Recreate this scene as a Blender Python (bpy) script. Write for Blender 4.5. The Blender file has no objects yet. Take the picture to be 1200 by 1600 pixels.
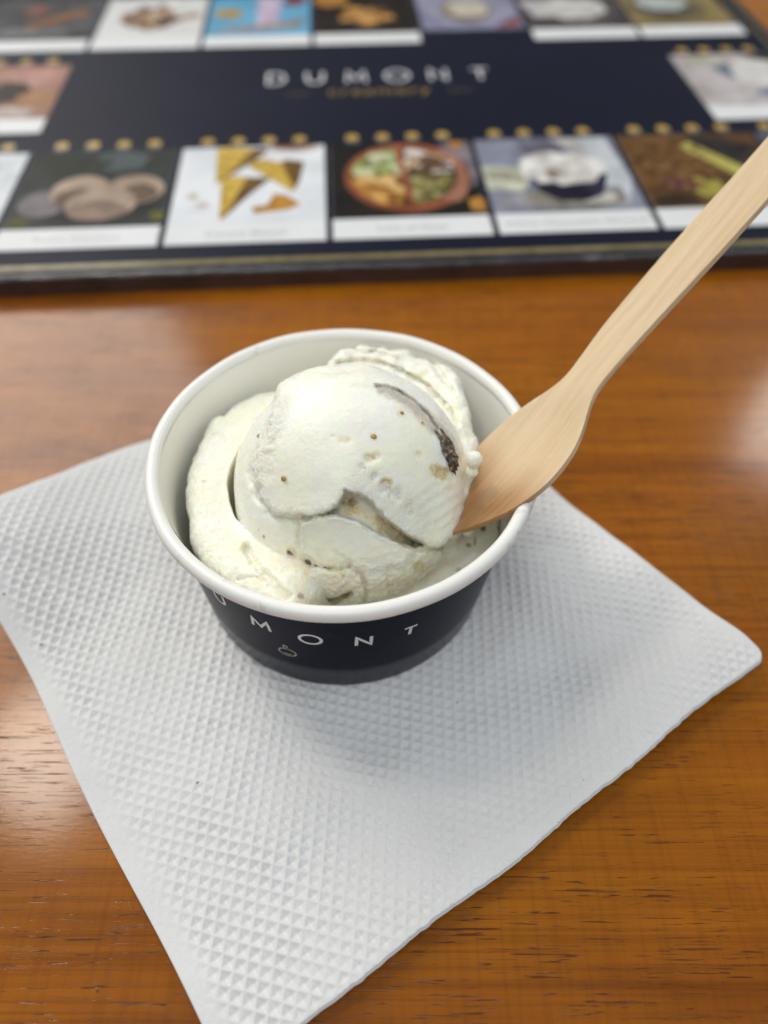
import bpy, bmesh, math, random
import numpy as np
from mathutils import Vector

random.seed(4)
RNG = np.random.default_rng(11)
S = bpy.context.scene
COL = S.collection
MM = 0.001

# ------------------------------------------------------------------ camera
CAM_H = 170.275          # mm above the table
PITCH = math.radians(50.62)
FPX = 1202.0             # focal length in pixels of the 1200x1600 photograph
cam_data = bpy.data.cameras.new('camera')
cam = bpy.data.objects.new('camera', cam_data)
COL.objects.link(cam)
cam.location = (0, 0, CAM_H * MM)
cam.rotation_euler = (math.pi / 2 - PITCH, 0, 0)
cam_data.sensor_fit = 'VERTICAL'
cam_data.sensor_height = 36.0
cam_data.sensor_width = 27.0
cam_data.lens = 36.0 * FPX / 1600.0
cam_data.clip_start = 0.005
cam_data.clip_end = 20.0
cam_data.dof.use_dof = True
cam_data.dof.focus_distance = 0.157
cam_data.dof.aperture_fstop = cam_data.lens / 3.9
S.camera = cam

# ------------------------------------------------------------------ world and lamps (indoors: no sky, no sun)
W = bpy.data.worlds.new('World')
S.world = W
W.use_nodes = True
bg = W.node_tree.nodes['Background']
bg.inputs['Color'].default_value = (0.90, 0.95, 1.0, 1)
bg.inputs['Strength'].default_value = 0.20


def area(name, loc, target, size, power, color, size_y=None):
    l = bpy.data.lights.new(name, 'AREA')
    l.shape = 'RECTANGLE'
    l.size = size
    l.size_y = size_y or size
    l.energy = power
    l.color = color
    o = bpy.data.objects.new(name, l)
    COL.objects.link(o)
    o.location = loc
    d = Vector(target) - Vector(loc)
    o.rotation_euler = d.to_track_quat('-Z', 'Y').to_euler()
    return o


CUP = Vector((-0.009, 0.12, 0.03))
area('ceiling_lamp_warm', (-0.62, 0.55, 1.20), CUP, 0.20, 3.4, (1.0, 0.92, 0.80))
area('window_back_left', (-1.15, 1.65, 1.45), CUP, 1.25, 29.0, (1.0, 0.965, 0.90))
area('ceiling_lamp_right', (1.02, 1.36, 1.16), CUP, 0.22, 2.3, (1.0, 0.98, 0.94))
area('window_right', (1.55, 0.15, 0.95), CUP, 1.0, 4.0, (0.74, 0.88, 1.0))
area('overhead_fill', (-0.10, -0.50, 1.60), CUP, 1.1, 11.0, (0.96, 0.98, 1.0))  # added soft fill above and behind the camera, no such fitting seen

S.view_settings.view_transform = 'Standard'
S.view_settings.look = 'None'
S.view_settings.exposure = 0.14
S.view_settings.gamma = 1.0
S.view_settings.use_curve_mapping = False

# ------------------------------------------------------------------ measuring helpers (mm)
CC = np.array([0.0, 0.0, CAM_H])
FW = np.array([0.0, math.cos(PITCH), -math.sin(PITCH)])
RT = np.array([1.0, 0.0, 0.0])
UP = np.cross(RT, FW)


def ray(px, py):
    d = FW + RT * (px - 600) / FPX - UP * (py - 800) / FPX
    return d / np.linalg.norm(d)


def at(px, py, z=0.0):
    """where a point seen in the photograph lies on the level z (mm)"""
    d = ray(px, py)
    return CC + d * ((z - CC[2]) / d[2])


def proj(P):
    d = P - CC
    z = d @ FW
    return 600 + FPX * (d @ RT) / z, 800 - FPX * (d @ UP) / z


def smooth(e0, e1, x):
    t = np.clip((x - e0) / (e1 - e0), 0, 1)
    return t * t * (3 - 2 * t)


_LAT = RNG.random((64, 64, 64)).astype(np.float32)


def noise3(P, scale, seed=0):
    """value noise in -1..1; P (...,3) mm, scale = cells per mm"""
    q = P * scale + 17.3 * seed + 100.0
    i = np.floor(q).astype(np.int32)
    f = (q - i).astype(np.float32)
    f = f * f * (3 - 2 * f)
    i &= 63
    j = (i + 1) & 63
    x0, y0, z0 = i[..., 0], i[..., 1], i[..., 2]
    x1, y1, z1 = j[..., 0], j[..., 1], j[..., 2]
    fx, fy, fz = f[..., 0], f[..., 1], f[..., 2]
    L = _LAT
    a = L[x0, y0, z0] * (1 - fx) + L[x1, y0, z0] * fx
    b = L[x0, y1, z0] * (1 - fx) + L[x1, y1, z0] * fx
    c = L[x0, y0, z1] * (1 - fx) + L[x1, y0, z1] * fx
    d = L[x0, y1, z1] * (1 - fx) + L[x1, y1, z1] * fx
    return ((a * (1 - fy) + b * fy) * (1 - fz) + (c * (1 - fy) + d * fy) * fz) * 2 - 1


def fbm(P, scale, octs=3, seed=0, gain=0.5):
    s = 0
    a = 1.0
    for k in range(octs):
        s = s + a * noise3(P, scale * 2 ** k, seed + k * 3)
        a *= gain
    return s


def noise2(x, y, scale, seed=0):
    return noise3(np.stack([x, y, 0 * x + seed * 5.7], -1), scale, seed)


def poly_sd(px, py, poly):
    """signed distance (negative inside) from points to a polygon"""
    poly = np.asarray(poly, float)
    if px.size > 400000:                             # look it up in a coarse map instead
        x0, y0 = px.min(), py.min()
        st = 1.5
        nx, ny = int((px.max() - x0) / st) + 3, int((py.max() - y0) / st) + 3
        gx_, gy_ = np.meshgrid(x0 + st * np.arange(nx), y0 + st * np.arange(ny), indexing='ij')
        m = poly_sd(gx_[:, :], gy_, poly) if gx_.size <= 400000 else None
        if m is not None:
            fx, fy = (px - x0) / st, (py - y0) / st
            ix, iy = fx.astype(np.int32), fy.astype(np.int32)
            fx, fy = fx - ix, fy - iy
            return (m[ix, iy] * (1 - fx) + m[ix + 1, iy] * fx) * (1 - fy) + (m[ix, iy + 1] * (1 - fx) + m[ix + 1, iy + 1] * fx) * fy
    d2 = np.full(px.shape, 1e18)
    inside = np.zeros(px.shape, bool)
    n = len(poly)
    for k in range(n):
        ax, ay = poly[k]
        bx, by = poly[(k + 1) % n]
        ex, ey = bx - ax, by - ay
        wx, wy = px - ax, py - ay
        t = np.clip((wx * ex + wy * ey) / (ex * ex + ey * ey + 1e-12), 0, 1)
        d2 = np.minimum(d2, (wx - ex * t) ** 2 + (wy - ey * t) ** 2)
        if ay != by:
            c = ((ay > py) != (by > py)) & (px < (bx - ax) * (py - ay) / (by - ay) + ax)
            inside ^= c
    d = np.sqrt(d2)
    return np.where(inside, -d, d)


def line_d(px, py, pts):
    d2 = np.full(px.shape, 1e18)
    for (ax, ay), (bx, by) in zip(pts[:-1], pts[1:]):
        ex, ey = bx - ax, by - ay
        wx, wy = px - ax, py - ay
        t = np.clip((wx * ex + wy * ey) / (ex * ex + ey * ey + 1e-12), 0, 1)
        d2 = np.minimum(d2, (wx - ex * t) ** 2 + (wy - ey * t) ** 2)
    return np.sqrt(d2)


# ------------------------------------------------------------------ object helpers
def mesh_obj(name, verts, faces, mat, parent=None, smooth_shade=True, mats=None, fmat=None):
    """verts in mm (numpy or list), faces list or int array"""
    me = bpy.data.meshes.new(name)
    v = np.asarray(verts, float) * MM
    if isinstance(faces, np.ndarray) and faces.ndim == 2:
        nf, k = faces.shape
        me.vertices.add(len(v))
        me.vertices.foreach_set('co', v.astype(np.float32).ravel())
        me.loops.add(nf * k)
        me.loops.foreach_set('vertex_index', faces.astype(np.int32).ravel())
        me.polygons.add(nf)
        me.polygons.foreach_set('loop_start', np.arange(nf, dtype=np.int32) * k)
        me.polygons.foreach_set('loop_total', np.full(nf, k, np.int32))
        me.update(calc_edges=True)
    else:
        me.from_pydata([tuple(p) for p in v], [], [tuple(int(i) for i in f) for f in faces])
    me.validate()
    for m in (mats or [mat]):
        me.materials.append(m)
    if fmat is not None:
        me.polygons.foreach_set('material_index', np.asarray(fmat, np.int32))
    if smooth_shade:
        me.polygons.foreach_set('use_smooth', np.ones(len(me.polygons), bool))
    me.update()
    o = bpy.data.objects.new(name, me)
    COL.objects.link(o)
    if parent:
        o.parent = parent
    return o


def rel(o, root):
    """parent o (mesh given in world mm) to root without moving it"""
    o.parent = root
    o.matrix_parent_inverse = root.matrix_world.inverted()
    return o


def thing(name, label, cat, loc):
    o = bpy.data.objects.new(name, None)
    o.empty_display_size = 0.01
    COL.objects.link(o)
    o.location = Vector(loc) * MM
    o['label'] = label
    o['category'] = cat
    bpy.context.view_layer.update()
    return o


def grid_faces(nu, nv, wrap_u=False, off=0):
    """vertex index = u*nv+v"""
    u = np.arange(nu if wrap_u else nu - 1)
    v = np.arange(nv - 1)
    U, V = np.meshgrid(u, v, indexing='ij')
    U2 = (U + 1) % nu
    f = np.stack([U * nv + V, U2 * nv + V, U2 * nv + V + 1, U * nv + V + 1], -1).reshape(-1, 4)
    return f + off


def lathe(profile, n, cx, cy):
    """profile list of (r,z)"""
    th = np.linspace(0, 2 * np.pi, n, endpoint=False)
    pr = np.asarray(profile, float)
    V = np.zeros((n, len(pr), 3))
    V[..., 0] = (cx(pr[None, :, 1]) if callable(cx) else cx) + np.cos(th)[:, None] * pr[None, :, 0]
    V[..., 1] = cy + np.sin(th)[:, None] * pr[None, :, 0]
    V[..., 2] = pr[None, :, 1]
    return V.reshape(-1, 3), grid_faces(n, len(pr), True)


# ------------------------------------------------------------------ node helpers
class NT:
    def __init__(s, name):
        s.m = bpy.data.materials.new(name)
        s.m.use_nodes = True
        s.t = s.m.node_tree
        s.b = s.t.nodes['Principled BSDF']

    def n(s, typ, **kw):
        nd = s.t.nodes.new(typ)
        for k, v in kw.items():
            setattr(nd, k, v)
        return nd

    def l(s, a, b):
        s.t.links.new(a, b)

    def set(s, **kw):
        for k, v in kw.items():
            k = k.replace('_', ' ')
            s.b.inputs[k].default_value = v if not (isinstance(v, tuple) and len(v) == 3 and k in ('Base Color', 'Coat Tint', 'Emission Color', 'Sheen Tint')) else (*v, 1)
        return s

    def coords(s, scale=(1, 1, 1), rot=(0, 0, 0)):
        tc = s.n('ShaderNodeTexCoord')
        mp = s.n('ShaderNodeMapping')
        mp.inputs['Scale'].default_value = scale
        mp.inputs['Rotation'].default_value = rot
        s.l(tc.outputs['Object'], mp.inputs['Vector'])
        return mp.outputs['Vector']

    def noise(s, vec, scale, detail=3, rough=0.5, dist=0.0):
        nd = s.n('ShaderNodeTexNoise')
        nd.inputs['Scale'].default_value = scale
        nd.inputs['Detail'].default_value = detail
        nd.inputs['Roughness'].default_value = rough
        nd.inputs['Distortion'].default_value = dist
        if vec is not None:
            s.l(vec, nd.inputs['Vector'])
        return nd.outputs['Fac']

    def ramp(s, fac, stops):
        r = s.n('ShaderNodeValToRGB')
        el = r.color_ramp.elements
        while len(el) < len(stops):
            el.new(0.5)
        for e, (p, c) in zip(el, stops):
            e.position = p
            e.color = (*c, 1) if len(c) == 3 else c
        s.l(fac, r.inputs['Fac'])
        return r.outputs['Color']

    def mix(s, fac, a, b, mode='MIX'):
        nd = s.n('ShaderNodeMix', data_type='RGBA', blend_type=mode)
        for sock, val in ((nd.inputs[0], fac), (nd.inputs[6], a), (nd.inputs[7], b)):
            if isinstance(val, (int, float)):
                sock.default_value = val
            elif isinstance(val, tuple):
                sock.default_value = (*val, 1) if len(val) == 3 else val
            else:
                s.l(val, sock)
        return nd.outputs[2]

    def math(s, op, a, b=0.0):
        nd = s.n('ShaderNodeMath', operation=op)
        for sock, val in ((nd.inputs[0], a), (nd.inputs[1], b)):
            if isinstance(val, (int, float)):
                sock.default_value = val
            else:
                s.l(val, sock)
        return nd.outputs[0]

    def bump(s, height, dist, strength=1.0, normal=None):
        nd = s.n('ShaderNodeBump')
        nd.inputs['Distance'].default_value = dist
        nd.inputs['Strength'].default_value = strength
        s.l(height, nd.inputs['Height'])
        if normal is not None:
            s.l(normal, nd.inputs['Normal'])
        return nd.outputs['Normal']


def K(c):
    """grey ramp colour"""
    return (c, c, c)


def mat_wood_table():
    t = NT('lacquered_wood')
    v = t.coords((3.2, 15, 1), (0, 0, math.radians(2)))
    a = t.noise(v, 1.0, 4, 0.55, 0.6)
    base = t.ramp(a, [(0.30, (0.165, 0.042, 0.0026)), (0.48, (0.28, 0.088, 0.0036)), (0.68, (0.40, 0.146, 0.0050))])
    v2 = t.coords((14, 130, 1))
    b = t.noise(v2, 1.0, 3, 0.6, 0.4)
    base = t.mix(0.32, base, t.ramp(b, [(0.3, (0.55, 0.45, 0.4)), (0.7, (1.25, 1.2, 1.1))]), 'MULTIPLY')
    vl = t.coords((4.5, 620, 1), (0, 0, math.radians(1)))
    gl_ = t.noise(vl, 1.0, 3, 0.6, 1.2)
    base = t.mix(0.5, base, t.ramp(gl_, [(0.34, (0.62, 0.52, 0.4)), (0.55, (1.08, 1.08, 1.08))]), 'MULTIPLY')
    # fine lines across the grain
    v3 = t.coords((620, 28, 1), (0, 0, math.radians(-9)))
    c = t.noise(v3, 1.0, 2, 0.6)
    base = t.mix(0.26, base, t.ramp(c, [(0.36, (0.68, 0.60, 0.5)), (0.52, (1.05, 1.05, 1.05))]), 'MULTIPLY')
    # short dark pores along the grain
    v4 = t.coords((95, 2300, 1), (0, 0, math.radians(1.5)))
    p = t.noise(v4, 1.0, 2.5, 0.55, 0.9)
    dens = t.noise(t.coords((9, 40, 1)), 1.0, 2)
    p2 = t.math('ADD', p, t.math('MULTIPLY', t.math('SUBTRACT', dens, 0.5), 0.30))
    pore = t.ramp(p2, [(0.605, K(0)), (0.65, K(1))])
    base = t.mix(t.math('MULTIPLY', pore, 0.72), base, (0.05, 0.010, 0.002))
    t.l(base, t.b.inputs['Base Color'])
    grain = t.noise(t.coords((260, 1500, 1)), 1.0, 3)
    h = t.math('SUBTRACT', t.math('MULTIPLY', grain, 0.35), pore)
    h = t.math('ADD', h, t.math('MULTIPLY', t.noise(t.coords(), 1100, 2), 0.35))
    h = t.math('ADD', h, t.math('MULTIPLY', t.noise(t.coords(), 28, 2), 1.6))
    nb = t.bump(h, 0.00006, 0.55)
    t.l(nb, t.b.inputs['Normal'])
    t.l(t.bump(h, 0.00006, 0.22), t.b.inputs['Coat Normal'])
    t.set(Roughness=0.45, Coat_Weight=0.6, Coat_Roughness=0.14, Coat_IOR=1.45, Specular_IOR_Level=0.06)
    return t.m


def mat_napkin():
    t = NT('tissue_paper')
    v = t.coords()
    a = t.noise(v, 2600, 3, 0.65)
    b = t.noise(v, 60, 2)
    col = t.mix(0.5, t.ramp(a, [(0.3, (0.62, 0.623, 0.62)), (0.7, (0.73, 0.733, 0.73))]), t.ramp(b, [(0.3, (0.65, 0.65, 0.64)), (0.7, (0.70, 0.703, 0.70))]))
    sp_ = t.noise(t.coords((1, 1, 0.2)), 620, 1, 0.4)
    col = t.mix(t.ramp(sp_, [(0.80, K(0)), (0.83, K(0.8))]), col, (0.16, 0.14, 0.12))
    t.l(col, t.b.inputs['Base Color'])
    t.l(t.bump(a, 0.00008, 0.5), t.b.inputs['Normal'])
    t.set(Roughness=0.9, Specular_IOR_Level=0.2, Sheen_Weight=0.1)
    t.b.inputs['Subsurface Radius'].default_value = (1, 1, 1)
    return t.m


def mat_paper_white(name='white_coated_paper', col=(0.85, 0.85, 0.81), spots=0.5):
    t = NT(name)
    v = t.coords()
    a = t.noise(v, 900, 3, 0.6)
    b = t.noise(v, 210, 3, 0.6)
    c = t.mix(t.ramp(b, [(0.63, K(0)), (0.72, K(spots))]), tuple(col), (0.50, 0.48, 0.43))
    t.l(c, t.b.inputs['Base Color'])
    t.l(t.bump(a, 0.00008, 0.35), t.b.inputs['Normal'])
    t.set(Roughness=0.42, Coat_Weight=0.25, Coat_Roughness=0.3, Subsurface_Weight=0.1, Subsurface_Scale=0.0008)
    return t.m


def mat_navy_cup():
    t = NT('navy_printed_paper')
    v = t.coords()
    a = t.noise(v, 420, 3, 0.6)
    col = t.ramp(a, [(0.3, (0.0028, 0.0033, 0.014)), (0.7, (0.0048, 0.0056, 0.022))])
    t.l(col, t.b.inputs['Base Color'])
    t.l(t.bump(t.noise(v, 160, 3), 0.00012, 0.35), t.b.inputs['Normal'])
    # specular raised near the foot to give the pale reflected band there
    sx = t.n('ShaderNodeSeparateXYZ')
    t.l(v, sx.inputs[0])
    zz = t.math('ADD', sx.outputs[2], t.math('MULTIPLY', t.noise(v, 60, 2), 0.002))
    mr = t.n('ShaderNodeMapRange')
    mr.inputs[1].default_value = 0.0115
    mr.inputs[2].default_value = 0.0145
    mr.inputs[3].default_value = 0.24
    mr.inputs[4].default_value = 0.03
    t.l(zz, mr.inputs[0])
    t.l(mr.outputs[0], t.b.inputs['Specular IOR Level'])
    t.set(Roughness=0.27)
    return t.m


def mat_plain(name, col, rough=0.5, coat=0.0, var=0.12, scale=300, metallic=0.0, coat_rough=0.1):
    t = NT(name)
    a = t.noise(t.coords(), scale, 3, 0.6)
    lo = tuple(max(0, c * (1 - var)) for c in col)
    hi = tuple(min(1, c * (1 + var)) for c in col)
    t.l(t.ramp(a, [(0.3, lo), (0.7, hi)]), t.b.inputs['Base Color'])
    t.set(Roughness=rough, Coat_Weight=coat, Coat_Roughness=coat_rough, Metallic=metallic, Specular_IOR_Level=0.10 if 'print' in name or 'line' in name else 0.5)
    return t.m


def mat_ice_cream():
    t = NT('vanilla_ice_cream')
    v = t.coords()
    big = t.noise(v, 70, 3, 0.55)
    col = t.ramp(big, [(0.3, (0.978, 0.924, 0.745)), (0.55, (0.982, 0.940, 0.812)), (0.75, (0.985, 0.952, 0.858))])
    at_ = t.n('ShaderNodeAttribute', attribute_name='stain_shade')
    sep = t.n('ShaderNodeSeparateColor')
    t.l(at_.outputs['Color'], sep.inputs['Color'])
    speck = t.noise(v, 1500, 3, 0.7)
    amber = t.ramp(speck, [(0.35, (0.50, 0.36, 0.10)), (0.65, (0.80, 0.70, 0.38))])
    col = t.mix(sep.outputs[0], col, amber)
    dark = t.ramp(speck, [(0.35, (0.030, 0.022, 0.018)), (0.7, (0.30, 0.27, 0.24))])
    col = t.mix(sep.outputs[1], col, dark)
    t.l(col, t.b.inputs['Base Color'])
    rough_z = sep.outputs[2]                       # icy torn zones
    n1 = t.noise(v, 520, 3, 0.6)
    n2 = t.noise(v, 1900, 3, 0.65)
    hz = t.math('MULTIPLY', n2, t.math('ADD', t.math('MULTIPLY', rough_z, 2.6), 0.40))
    h = t.math('ADD', n1, hz)
    t.l(t.bump(h, 0.00026, 0.75), t.b.inputs['Normal'])
    t.l(t.ramp(t.noise(v, 240, 2), [(0.35, K(0.20)), (0.7, K(0.42))]), t.b.inputs['Roughness'])
    t.set(Subsurface_Weight=1.0, Subsurface_Scale=0.0017, Specular_IOR_Level=0.36, IOR=1.38)
    t.b.inputs['Subsurface Radius'].default_value = (1.0, 0.74, 0.36)
    return t.m


def mat_spoon():
    t = NT('birch_wood')
    # object space: x along the spoon, y across
    v = t.coords((45, 700, 300))
    a = t.noise(v, 1.0, 4, 0.6, 0.3)
    col = t.ramp(a, [(0.25, (0.56, 0.41, 0.235)), (0.5, (0.66, 0.505, 0.31)), (0.78, (0.73, 0.58, 0.385))])
    b = t.noise(t.coords((9, 90, 90)), 1.0, 2, 0.5, 0.5)
    col = t.mix(0.3, col, t.ramp(b, [(0.35, (0.54, 0.37, 0.205)), (0.65, (0.70, 0.55, 0.37))]))
    fl = t.noise(t.coords((500, 2200, 900)), 1.0, 2)
    col = t.mix(t.ramp(fl, [(0.66, K(0)), (0.74, K(0.45))]), col, (0.80, 0.68, 0.50))
    wet = t.n('ShaderNodeAttribute', attribute_name='wet')
    sepw = t.n('ShaderNodeSeparateColor')
    t.l(wet.outputs['Color'], sepw.inputs['Color'])
    st = t.noise(t.coords((60, 900, 300)), 1.0, 3, 0.6)
    wf = t.math('MULTIPLY', sepw.outputs[0], t.ramp(st, [(0.25, K(0.7)), (0.7, K(1.0))]))
    col = t.mix(wf, col, (0.36, 0.175, 0.062))
    t.l(col, t.b.inputs['Base Color'])
    h = t.math('ADD', a, fl)
    t.l(t.bump(h, 0.00010, 0.5), t.b.inputs['Normal'])
    t.set(Roughness=0.62, Specular_IOR_Level=0.35)
    return t.m


def mat_fig():
    t = NT('dried_fig')
    v = t.coords()
    a = t.noise(v, 1300, 4, 0.7)
    t.l(t.ramp(a, [(0.32, (0.016, 0.011, 0.008)), (0.5, (0.09, 0.06, 0.03)), (0.62, (0.36, 0.29, 0.20)), (0.75, (0.62, 0.58, 0.50))]), t.b.inputs['Base Color'])
    t.l(t.bump(a, 0.0004, 0.8), t.b.inputs['Normal'])
    t.set(Roughness=0.35)
    return t.m


M_TABLE = mat_wood_table()
M_NAP = mat_napkin()
M_CUPW = mat_paper_white()
M_LINING = mat_paper_white('white_lining_paper', (0.87, 0.87, 0.82), 0.06)
M_NAVY = mat_navy_cup()
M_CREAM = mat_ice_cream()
M_SPOON = mat_spoon()
M_FIG = mat_fig()
M_SEED = mat_plain('fig_seed_skin', (0.42, 0.25, 0.06), 0.35, 0.3, 0.3, 900)
M_INK = mat_plain('white_ink', (0.74, 0.74, 0.75), 0.4, 0.2, 0.1, 900)
M_INKGOLD = mat_plain('pale_gold_ink', (0.36, 0.34, 0.24), 0.4, 0.2, 0.2, 900)
M_BOARD = mat_plain('dark_brown_board', (0.060, 0.034, 0.026), 0.5, 0.1, 0.35, 90)
M_SHEET = mat_plain('navy_print', (0.0060, 0.0078, 0.020), 0.5, 0.0, 0.15, 25, coat_rough=0.22)
M_GOLD = mat_plain('gold_print', (0.46, 0.30, 0.075), 0.42, 0.35, 0.35, 600, coat_rough=0.22)
M_GOLDLINE = mat_plain('dull_gold_line', (0.20, 0.165, 0.075), 0.42, 0.35, 0.25, 200, coat_rough=0.22)
M_TAG = mat_plain('dim_gold_print', (0.27, 0.185, 0.06), 0.45, 0.1, 0.2, 300)
M_CARD = mat_plain('white_card_print', (0.68, 0.69, 0.70), 0.45, 0.0, 0.05, 40, coat_rough=0.22)
M_GREYTEXT = mat_plain('grey_text', (0.30, 0.31, 0.33), 0.5, 0.2, 0.05, 300)
M_LOGO = mat_plain('white_logo_print', (0.70, 0.70, 0.74), 0.45, 0.3, 0.05, 300)


def mat_film():
    t = NT('plastic_film_edge')
    v = t.coords((1, 3, 3))
    a = t.noise(v, 160, 4, 0.65)
    sc = t.noise(t.coords((1, 4, 4)), 55, 5, 0.75)
    t.l(t.ramp(sc, [(0.56, (0.016, 0.016, 0.022)), (0.70, (0.20, 0.20, 0.21))]), t.b.inputs['Base Color'])
    t.set(Roughness=0.16, Coat_Weight=1.0, Coat_Roughness=0.06)
    nb = t.bump(a, 0.0016, 0.8)
    t.l(nb, t.b.inputs['Normal'])
    t.l(nb, t.b.inputs['Coat Normal'])
    return t.m


M_FILM = mat_film()

# ================================================================== SETTING: the table
TX0, TX1, TY0, TY1 = -520, 520, -260, 900
tv = []
edge = [(0, -3), (0.9, -0.9), (3, 0)]
bmv = [(TX0, TY0), (TX1, TY0), (TX1, TY1), (TX0, TY1)]
prof = [(0, -24), (0, -3), (0.9, -0.9), (3, 0)]
for ins, z in prof:
    for (x, y) in bmv:
        tv.append((x + (ins if x < 0 else -ins), y + (ins if y < 0 else -ins), z))
tf = []
for k in range(len(prof) - 1):
    for c in range(4):
        tf.append((k * 4 + c, k * 4 + (c + 1) % 4, (k + 1) * 4 + (c + 1) % 4, (k + 1) * 4 + c))
tf.append((12, 13, 14, 15))
tf.append((3, 2, 1, 0))
table = mesh_obj('table_top', tv, tf, M_TABLE, smooth_shade=False)
table['kind'] = 'structure'

# ================================================================== NAPKIN
CUPX, CUPY = -9.12, 120.37
ZN = 3.0                                         # napkin level under the cup
NA = np.array([-27.2, 7.8])                      # near corner
NB = np.array([91.0, 90.0])                      # right corner
ND = np.array([-113.0, 124.0])                   # left corner
NCN = NB + ND - NA                               # far corner
EMB_A = math.radians(-11.0)
EMB = 2.52


def napkin_layer(name, n, zoff, thick, shift, emboss, root):
    u = np.linspace(0, 1, n)
    U, V = np.meshgrid(u, u, indexing='ij')
    side = 144.0
    rc = 2.6 / side

    def roundc(U, V):
        U2, V2 = U.copy(), V.copy()
        for su in (0, 1):
            for sv in (0, 1):
                a = (rc - (U if su == 0 else 1 - U)) / rc
                b = (rc - (V if sv == 0 else 1 - V)) / rc
                m = (a > 0) & (b > 0)
                a_ = a * np.sqrt(np.clip(1 - b * b / 2, 0, 1))
                b_ = b * np.sqrt(np.clip(1 - a * a / 2, 0, 1))
                uu = rc - a_ * rc
                vv = rc - b_ * rc
                U2 = np.where(m, uu if su == 0 else 1 - uu, U2)
                V2 = np.where(m, vv if sv == 0 else 1 - vv, V2)
        return U2, V2
    Ur, Vr = roundc(U, V)
    P = (NA[None, None] * ((1 - Ur) * (1 - Vr))[..., None] + NB * (Ur * (1 - Vr))[..., None]
         + NCN * (Ur * Vr)[..., None] + ND * ((1 - Ur) * Vr)[..., None])
    X, Y = P[..., 0] + shift[0], P[..., 1] + shift[1]
    s1, s2 = Ur * side, Vr * side                 # mm along NA->NB and NA->ND
    # slightly wavy outline
    wv = smooth(10, 0, s2) * (0.45 * np.sin(s1 * 0.06 + 0.6) + 0.3 * np.sin(s1 * 0.17)) + smooth(60, 0, side - s2) * (9.0 * np.exp(-((s1 - 52) / 30.0) ** 2) - 1.5 * smooth(20, 0, s1)) + smooth(3, 0, s2) * (0.16 * noise2(s1, s2, 0.9, 2) + 0.10 * noise2(s1, s2, 2.2, 3))
    X = X + wv * (-0.57)
    Y = Y + wv * 0.82
    wu = smooth(10, 0, s1) * 0.5 * np.sin(s2 * 0.08) + smooth(10, 0, side - s1) * 0.9 * np.sin(s2 * 0.06 + 0.4)
    X = X + wu * 0.82
    Y = Y + wu * 0.57
    # height of the sheet
    dc = np.hypot(X - CUPX, Y - CUPY)
    Z = np.full_like(X, ZN)
    Z -= 1.3 * smooth(28, 0, s1) * smooth(100, 40, s2)                      # near-left edge lies down
    Z += 1.9 * smooth(26, 0, s2) * smooth(8, 40, s1) * (0.85 + 0.15 * np.sin(s1 * 0.05))   # front-right edge stands off
    Z += 1.6 * smooth(60, 0, side - s1) * smooth(80, 0, s2)
    # lifted left corner
    cr = np.hypot(s1, side - s2)
    Z += 9.5 * smooth(52, 0, cr) + 4.0 * smooth(40, 0, side - s2) * smooth(95, 20, s1)
    crease = ((X + 88) * 0.55 + (Y - 112) * 0.83)
    Z -= 1.1 * np.exp(-(crease / 2.2) ** 2) * smooth(20, 4, np.abs((X + 88) * 0.83 - (Y - 112) * 0.55))
    # soft folds running out from under the cup
    d1 = (Y - 62) - (X - 0) * 0.38
    Z += 1.5 * np.exp(-(d1 / 7.5) ** 2) * smooth(-30, 10, X)
    d2 = (Y - 88) - (X - 40) * 0.12
    Z -= 0.9 * np.exp(-(d2 / 10.0) ** 2) * smooth(34, 50, X)
    d3 = (Y - 70) + (X + 50) * 0.9
    Z += 0.7 * np.exp(-(d3 / 8.0) ** 2) * smooth(-10, -35, X)
    Z += 0.60 * noise2(X, Y, 0.045, 3) + 0.26 * noise2(X, Y, 0.12, 4)
    flat = smooth(48, 40, dc)
    Z = Z * (1 - flat) + (ZN - 0.25) * flat
    # rounded edge
    de = np.minimum(np.minimum(s1, side - s1), np.minimum(s2, side - s2))
    Z -= 0.15 * (1 - np.sqrt(np.clip(1 - (1 - np.clip(de / 1.2, 0, 1)) ** 2, 0, 1)))
    if emboss:
        ca, sa = math.cos(EMB_A), math.sin(EMB_A)
        wx = X + 0.35 * noise2(X, Y, 0.04, 8)
        wy = Y + 0.35 * noise2(X, Y, 0.04, 9)
        e1, e2 = math.radians(-14.0), math.radians(87.0)
        det = math.cos(e1) * math.sin(e2) - math.sin(e1) * math.cos(e2)
        a = (wx * math.sin(e2) - wy * math.cos(e2)) / det / EMB
        b = (-wx * math.sin(e1) + wy * math.cos(e1)) / det / EMB
        fa = np.abs(a - np.floor(a) - 0.5) * 2     # 1 at cell border
        fb = np.abs(b - np.floor(b) - 0.5) * 2
        dent = np.maximum(fa, fb)                  # pyramid: 0 at centre, 1 at ridge
        cellr = noise2(np.floor(a) * 3.1, np.floor(b) * 3.1, 1.0, 12)
        amp = 0.95 * (0.85 + 0.35 * cellr)
        amp = amp * smooth(1.5, 8.0, s1) * smooth(0.5, 5.0, side - s1) * smooth(0.2, 2.5, s2) * smooth(0.5, 5, side - s2)
        amp = amp * (0.52 + 0.48 * smooth(-0.55, 0.30, noise2(X, Y, 0.035, 20) + 0.35 * noise2(X, Y, 0.12, 21)))
        Z += amp * (np.clip(dent, 0.12, 0.92) / 0.92 - 1.0) + amp * 0.35
        Z += 0.035 * noise2(X, Y, 1.3, 30) + 0.02 * noise2(X, Y, 2.6, 31)
    Z = np.maximum(Z + zoff, thick + 0.12)
    Zb = np.maximum(Z - thick, 0.08) if not emboss else np.maximum(Z - thick, 0.5)
    top = np.stack([X, Y, Z], -1).reshape(-1, 3)
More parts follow.
